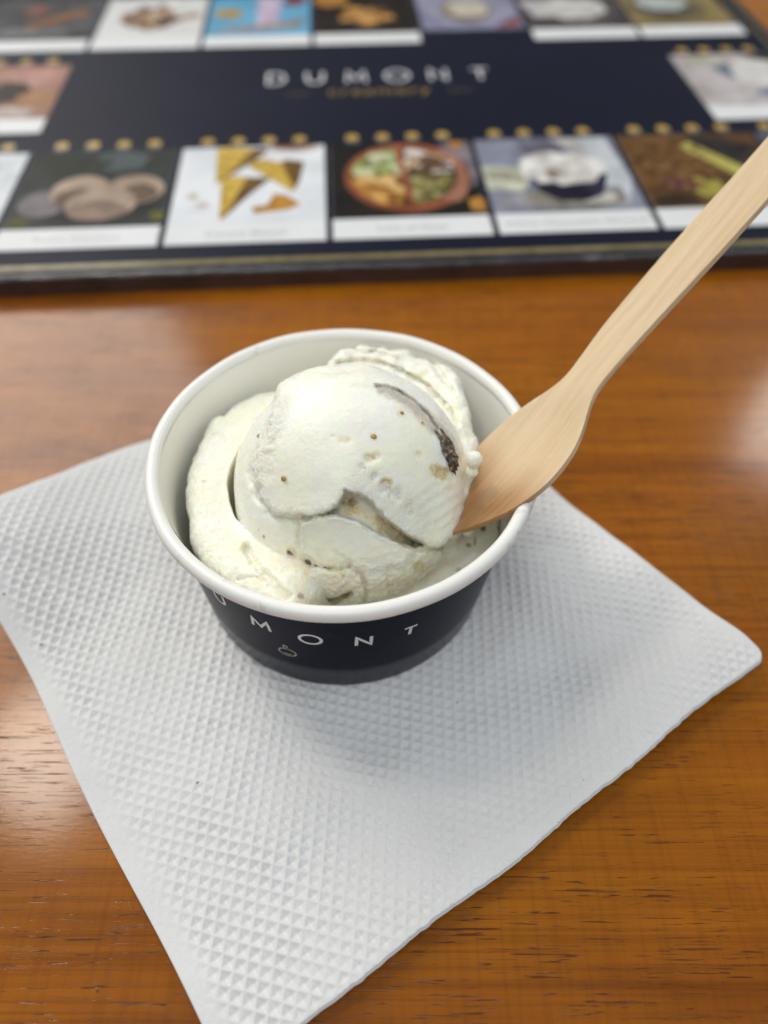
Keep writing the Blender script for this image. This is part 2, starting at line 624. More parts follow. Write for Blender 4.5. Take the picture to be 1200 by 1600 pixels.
    bot = np.stack([X, Y, Zb], -1).reshape(-1, 3)[:, :]
    if emboss:                                     # thin sheet: rim only below, the next ply closes it
        idx = np.arange(n * n).reshape(n, n)
        loop = np.concatenate([idx[:-1, 0], idx[-1, :-1], idx[:0:-1, -1], idx[0, :0:-1]])
        m_ = len(loop)
        k_ = np.arange(m_)
        f3 = np.stack([loop, n * n + k_, n * n + (k_ + 1) % m_, np.roll(loop, -1)], -1)
        o = mesh_obj(name, np.concatenate([top, bot[loop]]), np.concatenate([grid_faces(n, n), f3]), M_NAP, smooth_shade=False)
        return rel(o, root)
    f1 = grid_faces(n, n)
    nv = n * n
    f2 = grid_faces(n, n)[:, ::-1] + nv
    idx = np.arange(nv).reshape(n, n)
    loop = np.concatenate([idx[:-1, 0], idx[-1, :-1], idx[:0:-1, -1], idx[0, :0:-1]])
    nx = np.roll(loop, -1)
    f3 = np.stack([loop, loop + nv, nx + nv, nx], -1)
    o = mesh_obj(name, np.concatenate([top, bot]), np.concatenate([f1, f2, f3]), M_NAP)
    return rel(o, root)


nap = thing('paper_napkin', 'white embossed paper napkin lying under the ice cream cup', 'napkin', (-10, 105, 0))
napkin_layer('top_layer', 640, 0.0, 0.26, (0, 0), True, nap)
napkin_layer('under_layer', 160, -0.55, 0.26, (0.22, -0.30), False, nap)

# ================================================================== CUP
cup = thing('paper_cup', 'small navy blue paper cup with white rolled rim standing on the napkin', 'cup', (CUPX, CUPY, ZN))
RB, RTp, ZT = 36.4, 41.0, 44.0


def cup_cx(z):
    return CUPX - 1.3 * (1 - (z - ZN) / (ZT - ZN))          # it stands a touch askew

nseg = 192


def wall_r(z):
    return RB + (z - ZN) * (RTp - RB) / (ZT - ZN)


prof = [(RB - 1.2, ZN + 0.5), (RB - 1.0, ZN + 0.12), (RB - 0.5, ZN + 0.02), (RB - 0.12, ZN + 0.10), (RB, ZN + 0.35)]
prof += [(wall_r(z), z) for z in np.linspace(ZN + 0.8, ZT, 16)]
v, f = lathe(prof, nseg, cup_cx, CUPY)
rel(mesh_obj('wall', v, f, M_NAVY), cup)
prof = [(wall_r(z) - 0.42 + 0.26 * float(smooth(42, 45, np.array(z))), z) for z in np.linspace(ZT + 0.8, ZN + 4.4, 18)]
prof += [(RB - 1.6, ZN + 3.6), (RB - 3.0, ZN + 3.3), (20, ZN + 3.3), (0.2, ZN + 3.3)]
v, f = lathe(prof, nseg, cup_cx, CUPY)
rel(mesh_obj('inner_lining', v, f, M_LINING), cup)
# rolled rim: slightly flattened curl
ph = np.linspace(0, 2 * np.pi, 25)[:-1]
rimc, rr, rz = 42.4, 1.6, 1.75
pts = []
for a in ph:
    pts.append((rimc + rr * np.cos(a), 44.6 + rz * np.sin(a)))
th = np.linspace(0, 2 * np.pi, 256, endpoint=False)
V = np.zeros((256, 24, 3))
for i, t_ in enumerate(th):
    wob = 0.10 * np.sin(3 * t_ + 1) + 0.06 * np.sin(7 * t_) + 0.03 * np.sin(17 * t_)
    for j, (r, z) in enumerate(pts):
        V[i, j] = (CUPX - 0.2 + (r + wob) * np.cos(t_), CUPY + (r + wob) * np.sin(t_), z + 0.5 * wob)
u = np.arange(256)
w = np.arange(24)
Ug, Wg = np.meshgrid(u, w, indexing='ij')
f = np.stack([Ug * 24 + Wg, ((Ug + 1) % 256) * 24 + Wg, ((Ug + 1) % 256) * 24 + (Wg + 1) % 24, Ug * 24 + (Wg + 1) % 24], -1).reshape(-1, 4)
rel(mesh_obj('rolled_rim', V.reshape(-1, 3), f, M_CUPW), cup)


# ---- stroke lettering: polylines in a unit box (0..1 wide, 0..1 high)
def arc(cx, cy, rx, ry, a0, a1, n=14):
    return [(cx + rx * math.cos(math.radians(a0 + (a1 - a0) * k / n)), cy + ry * math.sin(math.radians(a0 + (a1 - a0) * k / n))) for k in range(n + 1)]


GLYPH = {
    'D': [([(0.1, 0), (0.1, 1), (0.4, 1)] + arc(0.45, 0.5, 0.5, 0.5, 90, -90, 16)[1:] , True)],
    'U': [([(0.08, 1), (0.08, 0.4)] + arc(0.5, 0.4, 0.42, 0.4, 180, 360, 14)[1:] + [(0.92, 1)], False)],
    'M': [([(0.0, 0), (0.08, 1), (0.5, 0.22), (0.92, 1), (1.0, 0)], False)],
    'O': [(arc(0.5, 0.5, 0.56, 0.5, 0, 360, 30)[:-1], True)],
    'N': [([(0.08, 0), (0.08, 1), (0.92, 0), (0.92, 1)], False)],
    'T': [([(0.05, 0.95), (0.95, 0.95)], False), ([(0.5, 0.89), (0.5, 0)], False)],
}


def stroke_mesh(strokes, sx, sy, wd):
    """flat strips with mitred corners; returns verts (x,y) mm centred in x, faces"""
    vs, fs = [], []
    for pts, closed in strokes:
        p = [np.array(((x - 0.5) * sx, y * sy)) for x, y in pts]
        n = len(p)
        base = len(vs)
        for i in range(n):
            a = p[i - 1] if (i > 0 or closed) else None
            b = p[(i + 1) % n] if (i < n - 1 or closed) else None
            d1 = (p[i] - a) / np.linalg.norm(p[i] - a) if a is not None else None
            d2 = (b - p[i]) / np.linalg.norm(b - p[i]) if b is not None else None
            if d1 is None:
                d1 = d2
            if d2 is None:
                d2 = d1
            n1 = np.array((-d1[1], d1[0]))
            n2 = np.array((-d2[1], d2[0]))
            m = n1 + n2
            m /= np.linalg.norm(m)
            k = min(1 / max(m @ n1, 0.3), 2.2)
            vs.append(p[i] + m * wd / 2 * k)
            vs.append(p[i] - m * wd / 2 * k)
        for i in range(n if closed else n - 1):
            j = (i + 1) % n
            fs.append((base + 2 * i, base + 2 * i + 1, base + 2 * j + 1, base + 2 * j))
    return vs, fs


def subdiv_strokes(strokes, k):
    out = []
    for pts, closed in strokes:
        q = []
        n = len(pts)
        for i in range(n if closed else n - 1):
            a, b = np.array(pts[i]), np.array(pts[(i + 1) % n])
            for j in range(k):
                q.append(tuple(a + (b - a) * j / k))
        if not closed:
            q.append(pts[-1])
        out.append((q, closed))
    return out


def on_cup(vs, th0, z0, off=0.07):
    P = []
    for x, y in vs:
        z = z0 + y
        r = wall_r(z) + off
        t_ = math.radians(th0) + x / r
        P.append((cup_cx(z) + r * math.cos(t_), CUPY + r * math.sin(t_), z))
    return P


for ch, th0, z0, sx, sy in [('D', -146.0, 29.6, 3.4, 4.2), ('U', -130.3, 29.4, 3.5, 4.3), ('M', -114.6, 28.2, 4.2, 4.1), ('O', -98.5, 26.9, 4.2, 4.3), ('N', -82.1, 26.4, 3.7, 4.0), ('T', -67.2, 26.3, 3.2, 3.7)]:
    vs, fs = stroke_mesh(subdiv_strokes(GLYPH[ch], 1 if ch in 'OD' else 3), sx, sy, 0.74)
    rel(mesh_obj('letter', on_cup(vs, th0, z0), fs, M_INK, smooth_shade=False), cup)
# little bowl emblem under the letters
vs, fs = stroke_mesh([(arc(0.5, 0.42, 0.5, 0.36, 0, 360, 28)[:-1], True)], 4.0, 5.0, 0.36)
v2, f2 = stroke_mesh([(arc(0.52, 0.34, 0.22, 0.12, 200, 330, 8), False), ([(0.40, 0.82), (0.34, 0.95)] + arc(0.45, 1.02, 0.12, 0.09, 210, -60, 8), False)], 4.0, 5.0, 0.36)
fs = fs + [tuple(i + len(vs) for i in q) for q in f2]
rel(mesh_obj('emblem', on_cup(vs + v2, -107.3, 17.4), fs, M_INKGOLD, smooth_shade=False), cup)

# ================================================================== ICE CREAM (solid built from a distance field)
BALL = np.array([-8.0, 118.3, 35.0])
BR = 26.7
VX = 0.33
lo = np.array([-50.0, 78.0, 5.9])
hi = np.array([31.0, 162.0, 64.5])
nx_, ny_, nz_ = [int((hi[k] - lo[k]) / VX) + 1 for k in range(3)]
gx = (lo[0] + VX * np.arange(nx_)).astype(np.float32)
gy = (lo[1] + VX * np.arange(ny_)).astype(np.float32)
gz = (lo[2] + VX * np.arange(nz_)).astype(np.float32)
X2, Y2 = np.meshgrid(gx, gy, indexing='ij')
rho = np.sqrt((X2[..., None] - BALL[0]) ** 2 + (Y2[..., None] - BALL[1]) ** 2 + (gz[None, None] - BALL[2]) ** 2)

# layers of the scoop, drawn on the ball (photo pixels turned into points of its surface)
CAP = [(436, 600), (420, 660), (404, 700), (400, 738), (408, 775), (426, 802), (455, 806), (488, 806), (510, 799), (528, 788), (540, 768),
       (572, 778), (598, 806), (636, 836), (684, 856), (722, 834), (752, 790), (760, 700), (720, 600), (640, 540), (520, 540)]
SKIN = [(505, 592), (560, 580), (618, 588), (664, 612), (700, 650), (722, 700), (735, 740), (700, 735), (686, 700), (660, 655), (625, 620), (590, 603), (545, 600)]
CAVITY = [(540, 766), (575, 780), (600, 808), (632, 834), (662, 850), (650, 857), (628, 852), (598, 840), (566, 820), (530, 806), (512, 802), (530, 788)]
CHUNK = [(470, 816), (500, 806), (524, 805), (562, 815), (598, 836), (632, 848), (648, 862), (632, 884), (560, 892), (500, 884), (468, 862)]
PLATE = [(486, 884), (530, 892), (540, 912), (520, 930), (496, 932), (480, 914)]
CRACKS = [([(452, 862), (462, 882), (480, 878), (479, 900), (466, 914), (474, 938)], 8.0, 1.8),
          ([(548, 926), (524, 938), (500, 942), (476, 938)], 8.0, 2.4),
          ([(546, 884), (566, 898), (573, 924), (566, 945)], 7.0, 1.2),
          ([(612, 884), (604, 905), (612, 930)], 9.0, 0.5),
          ([(648, 862), (690, 857), (726, 838)], 4.0, 0.8),
          ([(486, 884), (516, 890), (545, 886)], 5.0, 0.8),
          ([(462, 818), (466, 850), (456, 866)], 7.0, 0.5)]
PITS = [(575, 716, 10, 0.9), (588, 712, 7, 0.8), (568, 728, 7, 0.7), (540, 688, 10, 0.5), (520, 682, 6, 0.4), (600, 760, 16, 0.9), (620, 775, 14, 0.9), (640, 795, 12, 0.7),
        (585, 745, 9, 0.7), (655, 886, 12, 0.9), (560, 850, 0.1, 0), (430, 640, 8, 0.35), (425, 690, 9, 0.35), (655, 710, 7, 0.6), (690, 738, 12, 0.8), (560, 775, 9, 0.8)]


def ball_offset(P):
    """P (n,3) mm points near the ball: radial offset of the surface"""
    px, py = proj(P)
    facing = ((P - BALL) @ ((CC - BALL) / np.linalg.norm(CC - BALL))) > -8.0
    rag = 3.4 * noise3(P, 0.5, 2) + 3.0 * noise3(P, 1.2, 5)
    rag2 = 5.0 * noise3(P, 0.22, 4)
    off = 0.45 * noise3(P, 0.075, 1) + 0.22 * noise3(P, 0.18, 2)
    s = poly_sd(px, py, CAP) + rag + rag2 * 0.5
    capm = smooth(1.6, -1.6, s)
    dent = smooth(-40, -3, s)                       # cap thins a little inward, lip at its edge
    off = off + capm * (1.65 + 0.45 * dent - 0.9 * smooth(670, 735, px))
    s2 = poly_sd(px, py, CAVITY) + rag * 0.9
    off = off - smooth(2, -3.0, s2) * (4.3 + 0.5 * noise3(P, 0.5, 9))
    s3 = poly_sd(px, py, CHUNK) + rag * 0.8
    td = py - np.interp(px, [470, 524, 562, 598, 632, 660], [816, 805, 815, 836, 848, 862])
    off = off + smooth(2.2, -2.2, s3) * (0.35 + 1.7 * np.exp(-np.clip(td, 0, 200) / 30.0))
    # hollow just under the cap's edge
    off = off - 0.9 * smooth(16, 2, s) * smooth(-1.5, 1.5, s) * smooth(700, 760, py) * smooth(740, 700, px)
    s4 = poly_sd(px, py, PLATE) + rag * 0.6
    off = off + smooth(2.0, -2.0, s4) * 1.1
    s5 = poly_sd(px, py, SKIN) + rag2 * 0.4
    off = off + smooth(6, -6, s5) * 0.45
    for pts, wd, dp in CRACKS:
        d = line_d(px, py, pts) + rag * 0.55
        off = off - dp * smooth(wd, 0.2, d)
    pn1, pn2 = 0.45 * noise3(P, 0.9, 7), 0.7 + 0.6 * noise3(P, 1.8, 6)
    for x, y, r, dp in PITS:
        d = np.hypot(px - x, py - y) / r + pn1
        off = off - dp * smooth(1.1, 0.3, d) * pn2
    low = smooth(800, 900, py)
    off = off + low * (0.35 * noise3(P, 0.35, 13) + 0.30 * noise3(P, 0.9, 3) + 0.16 * noise3(P, 1.6, 3))
    # rough streak down the left of the cap
    st = smooth(22, 4, line_d(px, py, [(440, 628), (424, 670), (412, 720)]) + rag2)
    off = off + st * (0.20 * noise3(P, 0.8, 8) + 0.14 * noise3(P, 1.9, 9))
    # scrape ripples low on the right
    rp = smooth(60, 20, np.hypot(px - 690, py - 790))
    off = off + rp * 0.10 * np.sin((px * 0.55 + py * 0.8) * 0.42 + 2.0 * noise3(P, 0.25, 3))
    return np.where(facing, off, 0.4 * noise3(P, 0.08, 1))


F = rho - BR
band = (F > -5.2) & (F < 2.9)
ii = np.nonzero(band)
Pb = np.stack([gx[ii[0]], gy[ii[1]], gz[ii[2]]], -1).astype(np.float64)
Fball = F.copy()
Fball[ii] = F[ii] - ball_offset(Pb).astype(np.float32)

# collars of ice cream round the scoop: outlines on the level of their tops
LEFT = [at(*q, 37.5)[:2] for q in [(442, 606), (400, 612), (362, 632), (330, 660), (310, 700), (297, 742), (293, 785), (303, 832), (322, 870), (350, 902), (400, 928), (452, 950)]]
LEFT = LEFT + [(-14, 92), (-10, 104), (-7.6, 118.3), (-16, 140)]
BACK = [at(*q, 46.5)[:2] for q in [(495, 600), (512, 568), (530, 545), (562, 534), (600, 540), (640, 546), (668, 556), (700, 562), (722, 590), (732, 630), (738, 662), (752, 686), (746, 712)]]
BACK = BACK + [(17, 110), (5, 105), (-7.6, 118.3)]
Pxy = np.stack([X2, Y2, 0 * X2], -1)
jag = 0.9 * noise3(Pxy, 0.22, 3) + 0.6 * noise3(Pxy, 0.55, 4) + 0.35 * noise3(Pxy, 1.2, 5)
dl = poly_sd(X2, Y2, LEFT) + 0.55 * jag
db = poly_sd(X2, Y2, BACK) + 0.8 * jag
ang = np.degrees(np.arctan2(Y2 - BALL[1], X2 - BALL[0]))
topl = 37.5 + 1.2 * noise2(X2, Y2, 0.07, 2) - 4.0 * smooth(-110, -70, ang) * (ang < 0)
topb = 46.5 + 1.1 * noise2(X2, Y2, 0.12, 6) + 0.7 * noise2(X2, Y2, 0.4, 7) - 5.0 * smooth(30, -10, ang) * (np.abs(ang) < 90)


def collar(d2, top, r, slope):
    Zg = gz[None, None]
    a = d2[..., None] + slope * np.maximum(top[..., None] - r - Zg, 0) + r
    b = Zg - top[..., None] + r
    return (np.sqrt(np.maximum(a, 0) ** 2 + np.maximum(b, 0) ** 2) + np.minimum(np.maximum(a, b), 0) - r).astype(np.float32)


Fl = collar(dl - 1.2, topl + 1.6, 5.5, 0.08)
Fb = collar(db - 0.6, topb + 0.5, 3.6, 0.05)
# air gap between scoop and collars
a360 = np.where(ang < 0, ang + 360, ang)
gapl = np.interp(a360, [60, 110, 150, 185, 205, 216, 226, 245, 262], [0.8, 1.0, 1.3, 1.3, 1.0, 0.2, -1.2, -1.2, 0.3]) + 0.35 * noise2(X2, Y2, 0.25, 9)
gapb = 1.2 + 0.9 * noise2(X2, Y2, 0.2, 10)
Zg = gz[None, None]
gl = BR + gapl[..., None] * smooth(20, 26, Zg)
Fl = np.maximum(Fl, gl - rho)
gb = BR + gapb[..., None] * smooth(34, 42, Zg) - 0.6
Fb = np.maximum(Fb, (gb - rho))
# ledge of the older layer behind the scoop
Fl2 = collar(db + 4.5, topb - 3.2, 2.0, 0.0)
Fl2 = np.maximum(Fl2, BR + 0.2 - rho)
# filling low in the cup
rc_ = np.hypot(X2 - CUPX, Y2 - CUPY)
lvl = 20.0 + 4.0 * smooth(14, 24, X2) + 1.5 * noise2(X2, Y2, 0.1, 12) + 0.7 * noise2(X2, Y2, 0.4, 13) - 4 * smooth(-20, -34, X2)
Ff = np.maximum(rc_[..., None] - (36.3 + (Zg - 6) * 0.09), Zg - lvl[..., None]).astype(np.float32)

k = 0.5
F = np.minimum(Fball, np.minimum(Fl, np.minimum(Fb, Fl2)))
hsm = np.clip(0.5 + 0.5 * (F - Ff) / 1.5, 0, 1)
F = F * (1 - hsm) + Ff * hsm - 1.5 * hsm * (1 - hsm)
# droplets pushed out by the spoon


def blob(c, r, sq=(1, 1, 1)):
    return (np.sqrt(((X2[..., None] - c[0]) / sq[0]) ** 2 + ((Y2[..., None] - c[1]) / sq[1]) ** 2 + ((Zg - c[2]) / sq[2]) ** 2) - r).astype(np.float32)


SPC = np.array([31.6, 104.45, 46.4])      # spoon rests on the rim along this chord
SPD = np.array([30.7, 132.9, 46.4])
CH = (SPD - SPC) / np.linalg.norm(SPD - SPC)
HOR = np.array([-CH[1], CH[0], 0.0])
HOR *= np.sign(HOR[0])
BETA = math.radians(30)
DV = HOR * math.cos(BETA) + np.array([0, 0, math.sin(BETA)])
SN = np.cross(CH, DV)
SN *= np.sign(SN[2])


def on_spoon(px, py, h=0.0):
    o = SPC + SN * (1.7 + h)
    d = ray(px, py)
    return CC + d * (((o - CC) @ SN) / (d @ SN))


def near_ball(px, py, toward):
    d = ray(px, py)
    return CC + d * ((BALL - CC) @ d - toward)


d1 = near_ball(741, 718, 10.0)
d2_ = near_ball(737, 737, 8.5)
Fd = np.minimum(blob(d1, 1.85), blob(d2_, 1.45))
d3 = near_ball(731, 828, 1.0)
Fd = np.minimum(Fd, blob(d3, 1.6))
hsm = np.clip(0.5 + 0.5 * (F - Fd) / 0.8, 0, 1)
F = F * (1 - hsm) + Fd * hsm - 0.8 * hsm * (1 - hsm)
# grooves and cracks in the collars (drawn in the photograph, cut into the solid)
rb3 = np.sqrt((X2[..., None] - BALL[0]) ** 2 + (Y2[..., None] - BALL[1]) ** 2 + (Zg - BALL[2]) ** 2)
ii = np.nonzero((np.abs(F) < 4.5) & (rb3 > BR - 0.5) & (Zg > 20))
Pc = np.stack([gx[ii[0]], gy[ii[1]], gz[ii[2]]], -1).astype(np.float64)
pxc, pyc = proj(Pc)
rgc = 2.6 * noise3(Pc, 0.5, 31) + 2.0 * noise3(Pc, 1.3, 32)
cut = np.zeros(len(Pc))
rbc = np.linalg.norm(Pc - BALL, axis=1)
for pts, wd, dp in [([(528, 566), (560, 563), (596, 567), (628, 578), (664, 600), (694, 628), (716, 662)], 6.0, 2.0),
                    ([(556, 549), (590, 552), (622, 560)], 5.0, 0.9), ([(676, 566), (692, 590), (708, 612)], 6.0, 1.1),
                    ([(322, 690), (340, 676), (352, 690)], 5.0, 0.5),
                    ([(384, 856), (396, 878), (418, 902), (448, 930)], 10.0, 1.9), ([(372, 905), (398, 900), (410, 908)], 4.0, 0.7), ([(330, 640), (352, 648)], 5, .8)]:
    cut = np.maximum(cut, dp * smooth(wd, 1.0, line_d(pxc, pyc, pts) + rgc) * (1.0 if pts[0][1] > 800 else smooth(BR + 0.6, BR + 1.2, rbc)))
cr1 = noise3(Pc, 0.28, 33)
cut = cut + 0.5 * np.clip(-cr1 - 0.25, 0, 1) * (Pc[:, 1] > 128) * (rbc > BR + 1)
F[ii] += cut.astype(np.float32)
del rb3
# stay inside the cup, close the box
inside_wall = (np.hypot(X2[..., None] - cup_cx(Zg), Y2[..., None] - CUPY) - (RB - 0.75 + (Zg - ZN) * (RTp - RB) / (ZT - ZN))).astype(np.float32)
inside_wall = np.where(Zg > 43, rc_[..., None] - 39.1, inside_wall)
F = np.maximum(F, inside_wall)
F = np.maximum(F, 6.6 - Zg).astype(np.float32)
del rho, Fball, Fl, Fb, Fl2, Ff, Fd, hsm, inside_wall, gl, gb


def surface_nets(F, lo, h):
    ins = F < 0
    c = np.zeros(tuple(s - 1 for s in F.shape), np.int8)
    sl = [slice(0, -1), slice(1, None)]
    for a in (0, 1):
        for b in (0, 1):
            for d in (0, 1):
                c += ins[sl[a], sl[b], sl[d]]
    act = (c > 0) & (c < 8)
    idx = np.full(act.shape, -1, np.int32)
    I = np.stack(np.nonzero(act), -1)
    idx[act] = np.arange(len(I))
    corners = np.array([(a, b, d) for a in (0, 1) for b in (0, 1) for d in (0, 1)])
    val = np.stack([F[I[:, 0] + q[0], I[:, 1] + q[1], I[:, 2] + q[2]] for q in corners], -1)
    acc = np.zeros((len(I), 3))
    cnt = np.zeros(len(I))
    for i in range(8):
        for j in range(i + 1, 8):
            if np.abs(corners[i] - corners[j]).sum() == 1:
                a, b = val[:, i], val[:, j]
                m = (a < 0) != (b < 0)
                t = np.where(m, a / np.where(m, a - b, 1), 0)
                p = corners[i] + (corners[j] - corners[i]) * t[:, None]
                acc += p * m[:, None]
                cnt += m
    V = lo + h * (I + acc / cnt[:, None])
    Q = []
    for ax in range(3):
        o1, o2 = (ax + 1) % 3, (ax + 2) % 3
        s0 = [slice(1, -1)] * 3
        s1 = [slice(1, -1)] * 3
        s0[ax] = slice(0, -1)
        s1[ax] = slice(1, None)
        a = ins[tuple(s0)]
        b = ins[tuple(s1)]
        E = np.stack(np.nonzero(a != b), -1)
        first = a[tuple(E.T)]
        base = E.copy()
        base[:, o1] += 1
        base[:, o2] += 1
        q = []
        for (da, db_) in ((-1, -1), (0, -1), (0, 0), (-1, 0)):
            cc = base.copy()
            cc[:, o1] += da
            cc[:, o2] += db_
            q.append(idx[tuple(cc.T)])
        q = np.stack(q, -1)
        q[~first] = q[~first][:, ::-1]
        Q.append(q)
    return V, np.concatenate(Q)


ICV, ICF = surface_nets(F, lo, VX)
del F


def relax(V, Fq, it, lam):
    n = len(V)
    e = np.concatenate([Fq[:, [0, 1]], Fq[:, [1, 2]], Fq[:, [2, 3]], Fq[:, [3, 0]]])
    cnt = np.bincount(e[:, 0], minlength=n) + np.bincount(e[:, 1], minlength=n)
    for _ in range(it):
        s = np.stack([np.bincount(e[:, 0], V[e[:, 1], k], n) + np.bincount(e[:, 1], V[e[:, 0], k], n) for k in range(3)], -1)
        V = V + lam * (s / np.maximum(cnt, 1)[:, None] - V)
    return V


ICV = relax(ICV, ICF, 1, 0.5)


def vnormals(V, Fq):
    nrm = np.cross(V[Fq[:, 2]] - V[Fq[:, 0]], V[Fq[:, 3]] - V[Fq[:, 1]])
    N = np.zeros_like(V)
    for k in range(4):
        for c in range(3):
            N[:, c] += np.bincount(Fq[:, k], nrm[:, c], len(V))
    return N / np.maximum(np.linalg.norm(N, axis=1, keepdims=True), 1e-9)


ICN = vnormals(ICV, ICF)
rb = np.linalg.norm(ICV - BALL, axis=1)
outer = smooth(BR + 1.6, BR + 3.2, rb)                        # collars are grainier than the scoop
tex = 0.09 * noise3(ICV, 0.5, 21) + 0.06 * noise3(ICV, 1.3, 23) + 0.07 * noise3(ICV, 2.6, 22)
px, py = proj(ICV)
torn = np.maximum(smooth(850, 900, py), smooth(16, 3, np.abs(poly_sd(px, py, CAP)) + 4 * noise3(ICV, 0.3, 61)) * smooth(640, 760, py))
torn = np.maximum(torn, smooth(24, 6, line_d(px, py, [(440, 628), (424, 670), (412, 720)])))
torn = np.maximum(torn, smooth(12, 3, np.abs(poly_sd(px, py, CHUNK)))) * smooth(BR + 3.0, BR + 2.2, rb)
grain = 0.17 * noise3(ICV, 1.1, 62) + 0.14 * noise3(ICV, 2.7, 63)
ICV = ICV + ICN * (tex * (0.35 + 1.35 * outer) + grain * torn)[:, None]

ice = thing('ice_cream_scoop', 'scoop of creamy white ice cream with fig pieces inside the cup', 'ice cream', (CUPX, CUPY, 6.6))
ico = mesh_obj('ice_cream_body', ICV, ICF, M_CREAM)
rel(ico, ice)
# fruit stains and painted shade: R amber flesh and shade tone, G dark skin and marks, B torn icy texture
px, py = proj(ICV)
front = (np.einsum('ij,ij->i', ICN, CC - ICV) > 0)
rag = 3.0 * noise3(ICV, 0.6, 2) + 2.5 * noise3(ICV, 1.6, 5)
onball = smooth(BR + 3.0, BR + 2.0, rb) * front


def spot(x, y, rx, ry, a=0.0, soft=0.35):
    ca, sa = math.cos(math.radians(a)), math.sin(math.radians(a))
    dx, dy = px - x, py - y
    return smooth(1.0 + soft, 1.0 - soft, np.hypot((dx * ca + dy * sa) / rx, (-dx * sa + dy * ca) / ry) + 0.10 * rag)


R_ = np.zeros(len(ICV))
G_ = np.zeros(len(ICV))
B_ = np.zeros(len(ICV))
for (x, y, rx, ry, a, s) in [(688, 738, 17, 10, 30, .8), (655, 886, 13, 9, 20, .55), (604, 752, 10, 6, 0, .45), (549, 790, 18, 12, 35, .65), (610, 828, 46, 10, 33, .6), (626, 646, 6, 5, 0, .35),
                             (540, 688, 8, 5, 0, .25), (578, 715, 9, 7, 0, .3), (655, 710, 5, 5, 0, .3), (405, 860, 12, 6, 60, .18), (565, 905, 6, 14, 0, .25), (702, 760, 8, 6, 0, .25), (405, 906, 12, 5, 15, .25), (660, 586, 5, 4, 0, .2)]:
    R_ = np.maximum(R_, s * spot(x, y, rx, ry, a))  # fig flesh spots, plus shade tone painted into the cavity
sk = line_d(px, py, [(588, 602), (604, 603), (625, 611), (648, 626), (668, 646), (684, 668)]) + 0.8 * rag
sk0 = line_d(px, py, [(588, 602), (604, 603), (625, 611), (648, 626), (668, 646), (684, 668)]) + 0.45 * rag
G_ = np.maximum(G_, 0.95 * smooth(6.5, 0.5, sk0) * (0.75 + 0.3 * noise3(ICV, 0.5, 51)))
G_ = np.maximum(G_, 0.48 * smooth(15, 2, line_d(px, py, [(596, 608), (620, 616), (642, 631), (662, 652), (678, 672)]) + rag))
G_ = np.maximum(G_, 0.4 * smooth(11, 2, line_d(px, py, [(660, 640), (684, 662), (706, 688), (716, 715)]) + rag))
for (x, y, rx, ry, a, s) in [(550, 786, 6, 6, 0, .6), (403, 681, 2.5, 3.5, 0, .5), (404, 828, 2, 4, 20, .3), (412, 840, 2, 3, 0, .3), (318, 752, 4, 2, 0, .35), (470, 932, 5, 4, 30, .55), (755, 826, 5, 5, 0, 0.9), (732, 852, 4, 3, 0, .7), (742, 846, 2, 6, 0, .7), (716, 890, 4, 3, 0, .4)]:
    G_ = np.maximum(G_, s * spot(x, y, rx, ry, a))
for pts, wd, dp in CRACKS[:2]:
    R_ = np.maximum(R_, 0.30 * smooth(wd + 3, 1, line_d(px, py, pts) + rag * 0.6))  # shade tone painted into the colour along the two main cracks
R_ = np.maximum(R_, 0.16 * smooth(830, 900, py) * onball * smooth(-0.5, 0.5, noise3(ICV, 0.15, 41)))  # warm shading painted as tan over the lower front of the scoop
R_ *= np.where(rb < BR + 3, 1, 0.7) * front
G_ *= front
B_ = np.maximum(B_, smooth(26, 6, line_d(px, py, [(440, 628), (424, 670), (412, 720)])) * onball)
B_ = np.maximum(B_, smooth(45, 10, line_d(px, py, [(570, 750), (620, 790), (650, 815)])) * onball)
B_ = np.maximum(B_, smooth(860, 900, py) * onball * 0.8)
B_ = np.maximum(B_, np.maximum(outer * 0.5, torn))
ca = ico.data.color_attributes.new('stain_shade', 'FLOAT_COLOR', 'POINT')
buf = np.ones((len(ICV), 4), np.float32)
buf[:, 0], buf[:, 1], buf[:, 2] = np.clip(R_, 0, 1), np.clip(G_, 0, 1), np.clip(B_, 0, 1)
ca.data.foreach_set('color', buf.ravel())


def on_ball(px, py, r):
    d = ray(px, py)
    o = CC - BALL
    b = o @ d
    disc = b * b - (o @ o - r * r)
    return CC + d * (-b - math.sqrt(max(disc, 0)))


# a seeded piece of fig caught at the right of the scoop
def pebble(name, c, n_, r3, mat, parent, seed, rough=0.12, axis=None):
    """lumpy ellipsoid, r3 radii along (axis, side, n_)"""
    nz = n_ / np.linalg.norm(n_)
    ax = np.cross(np.array([0.3, 0.2, 1.0]), nz) if axis is None else axis - (axis @ nz) * nz
    ax = ax / np.linalg.norm(ax)
    sd = np.cross(nz, ax)
    nu, nv = 28, 16
    th = np.linspace(0, 2 * np.pi, nu, endpoint=False)
    fi = np.linspace(0.001, np.pi - 0.001, nv)
    TH, FI = np.meshgrid(th, fi, indexing='ij')
    D = np.stack([np.cos(TH) * np.sin(FI), np.sin(TH) * np.sin(FI), np.cos(FI)], -1).reshape(-1, 3)
    rr_ = 1 + rough * noise3(D * 2.1, 1.0, seed) + rough * 0.6 * noise3(D * 5.0, 1.0, seed + 1)
    L_ = D * rr_[:, None] * np.array(r3)
    V = c + L_[:, :1] * ax + L_[:, 1:2] * sd + L_[:, 2:] * nz
    return rel(mesh_obj(name, V, grid_faces(nu, nv, True)[:, ::-1], mat), parent)


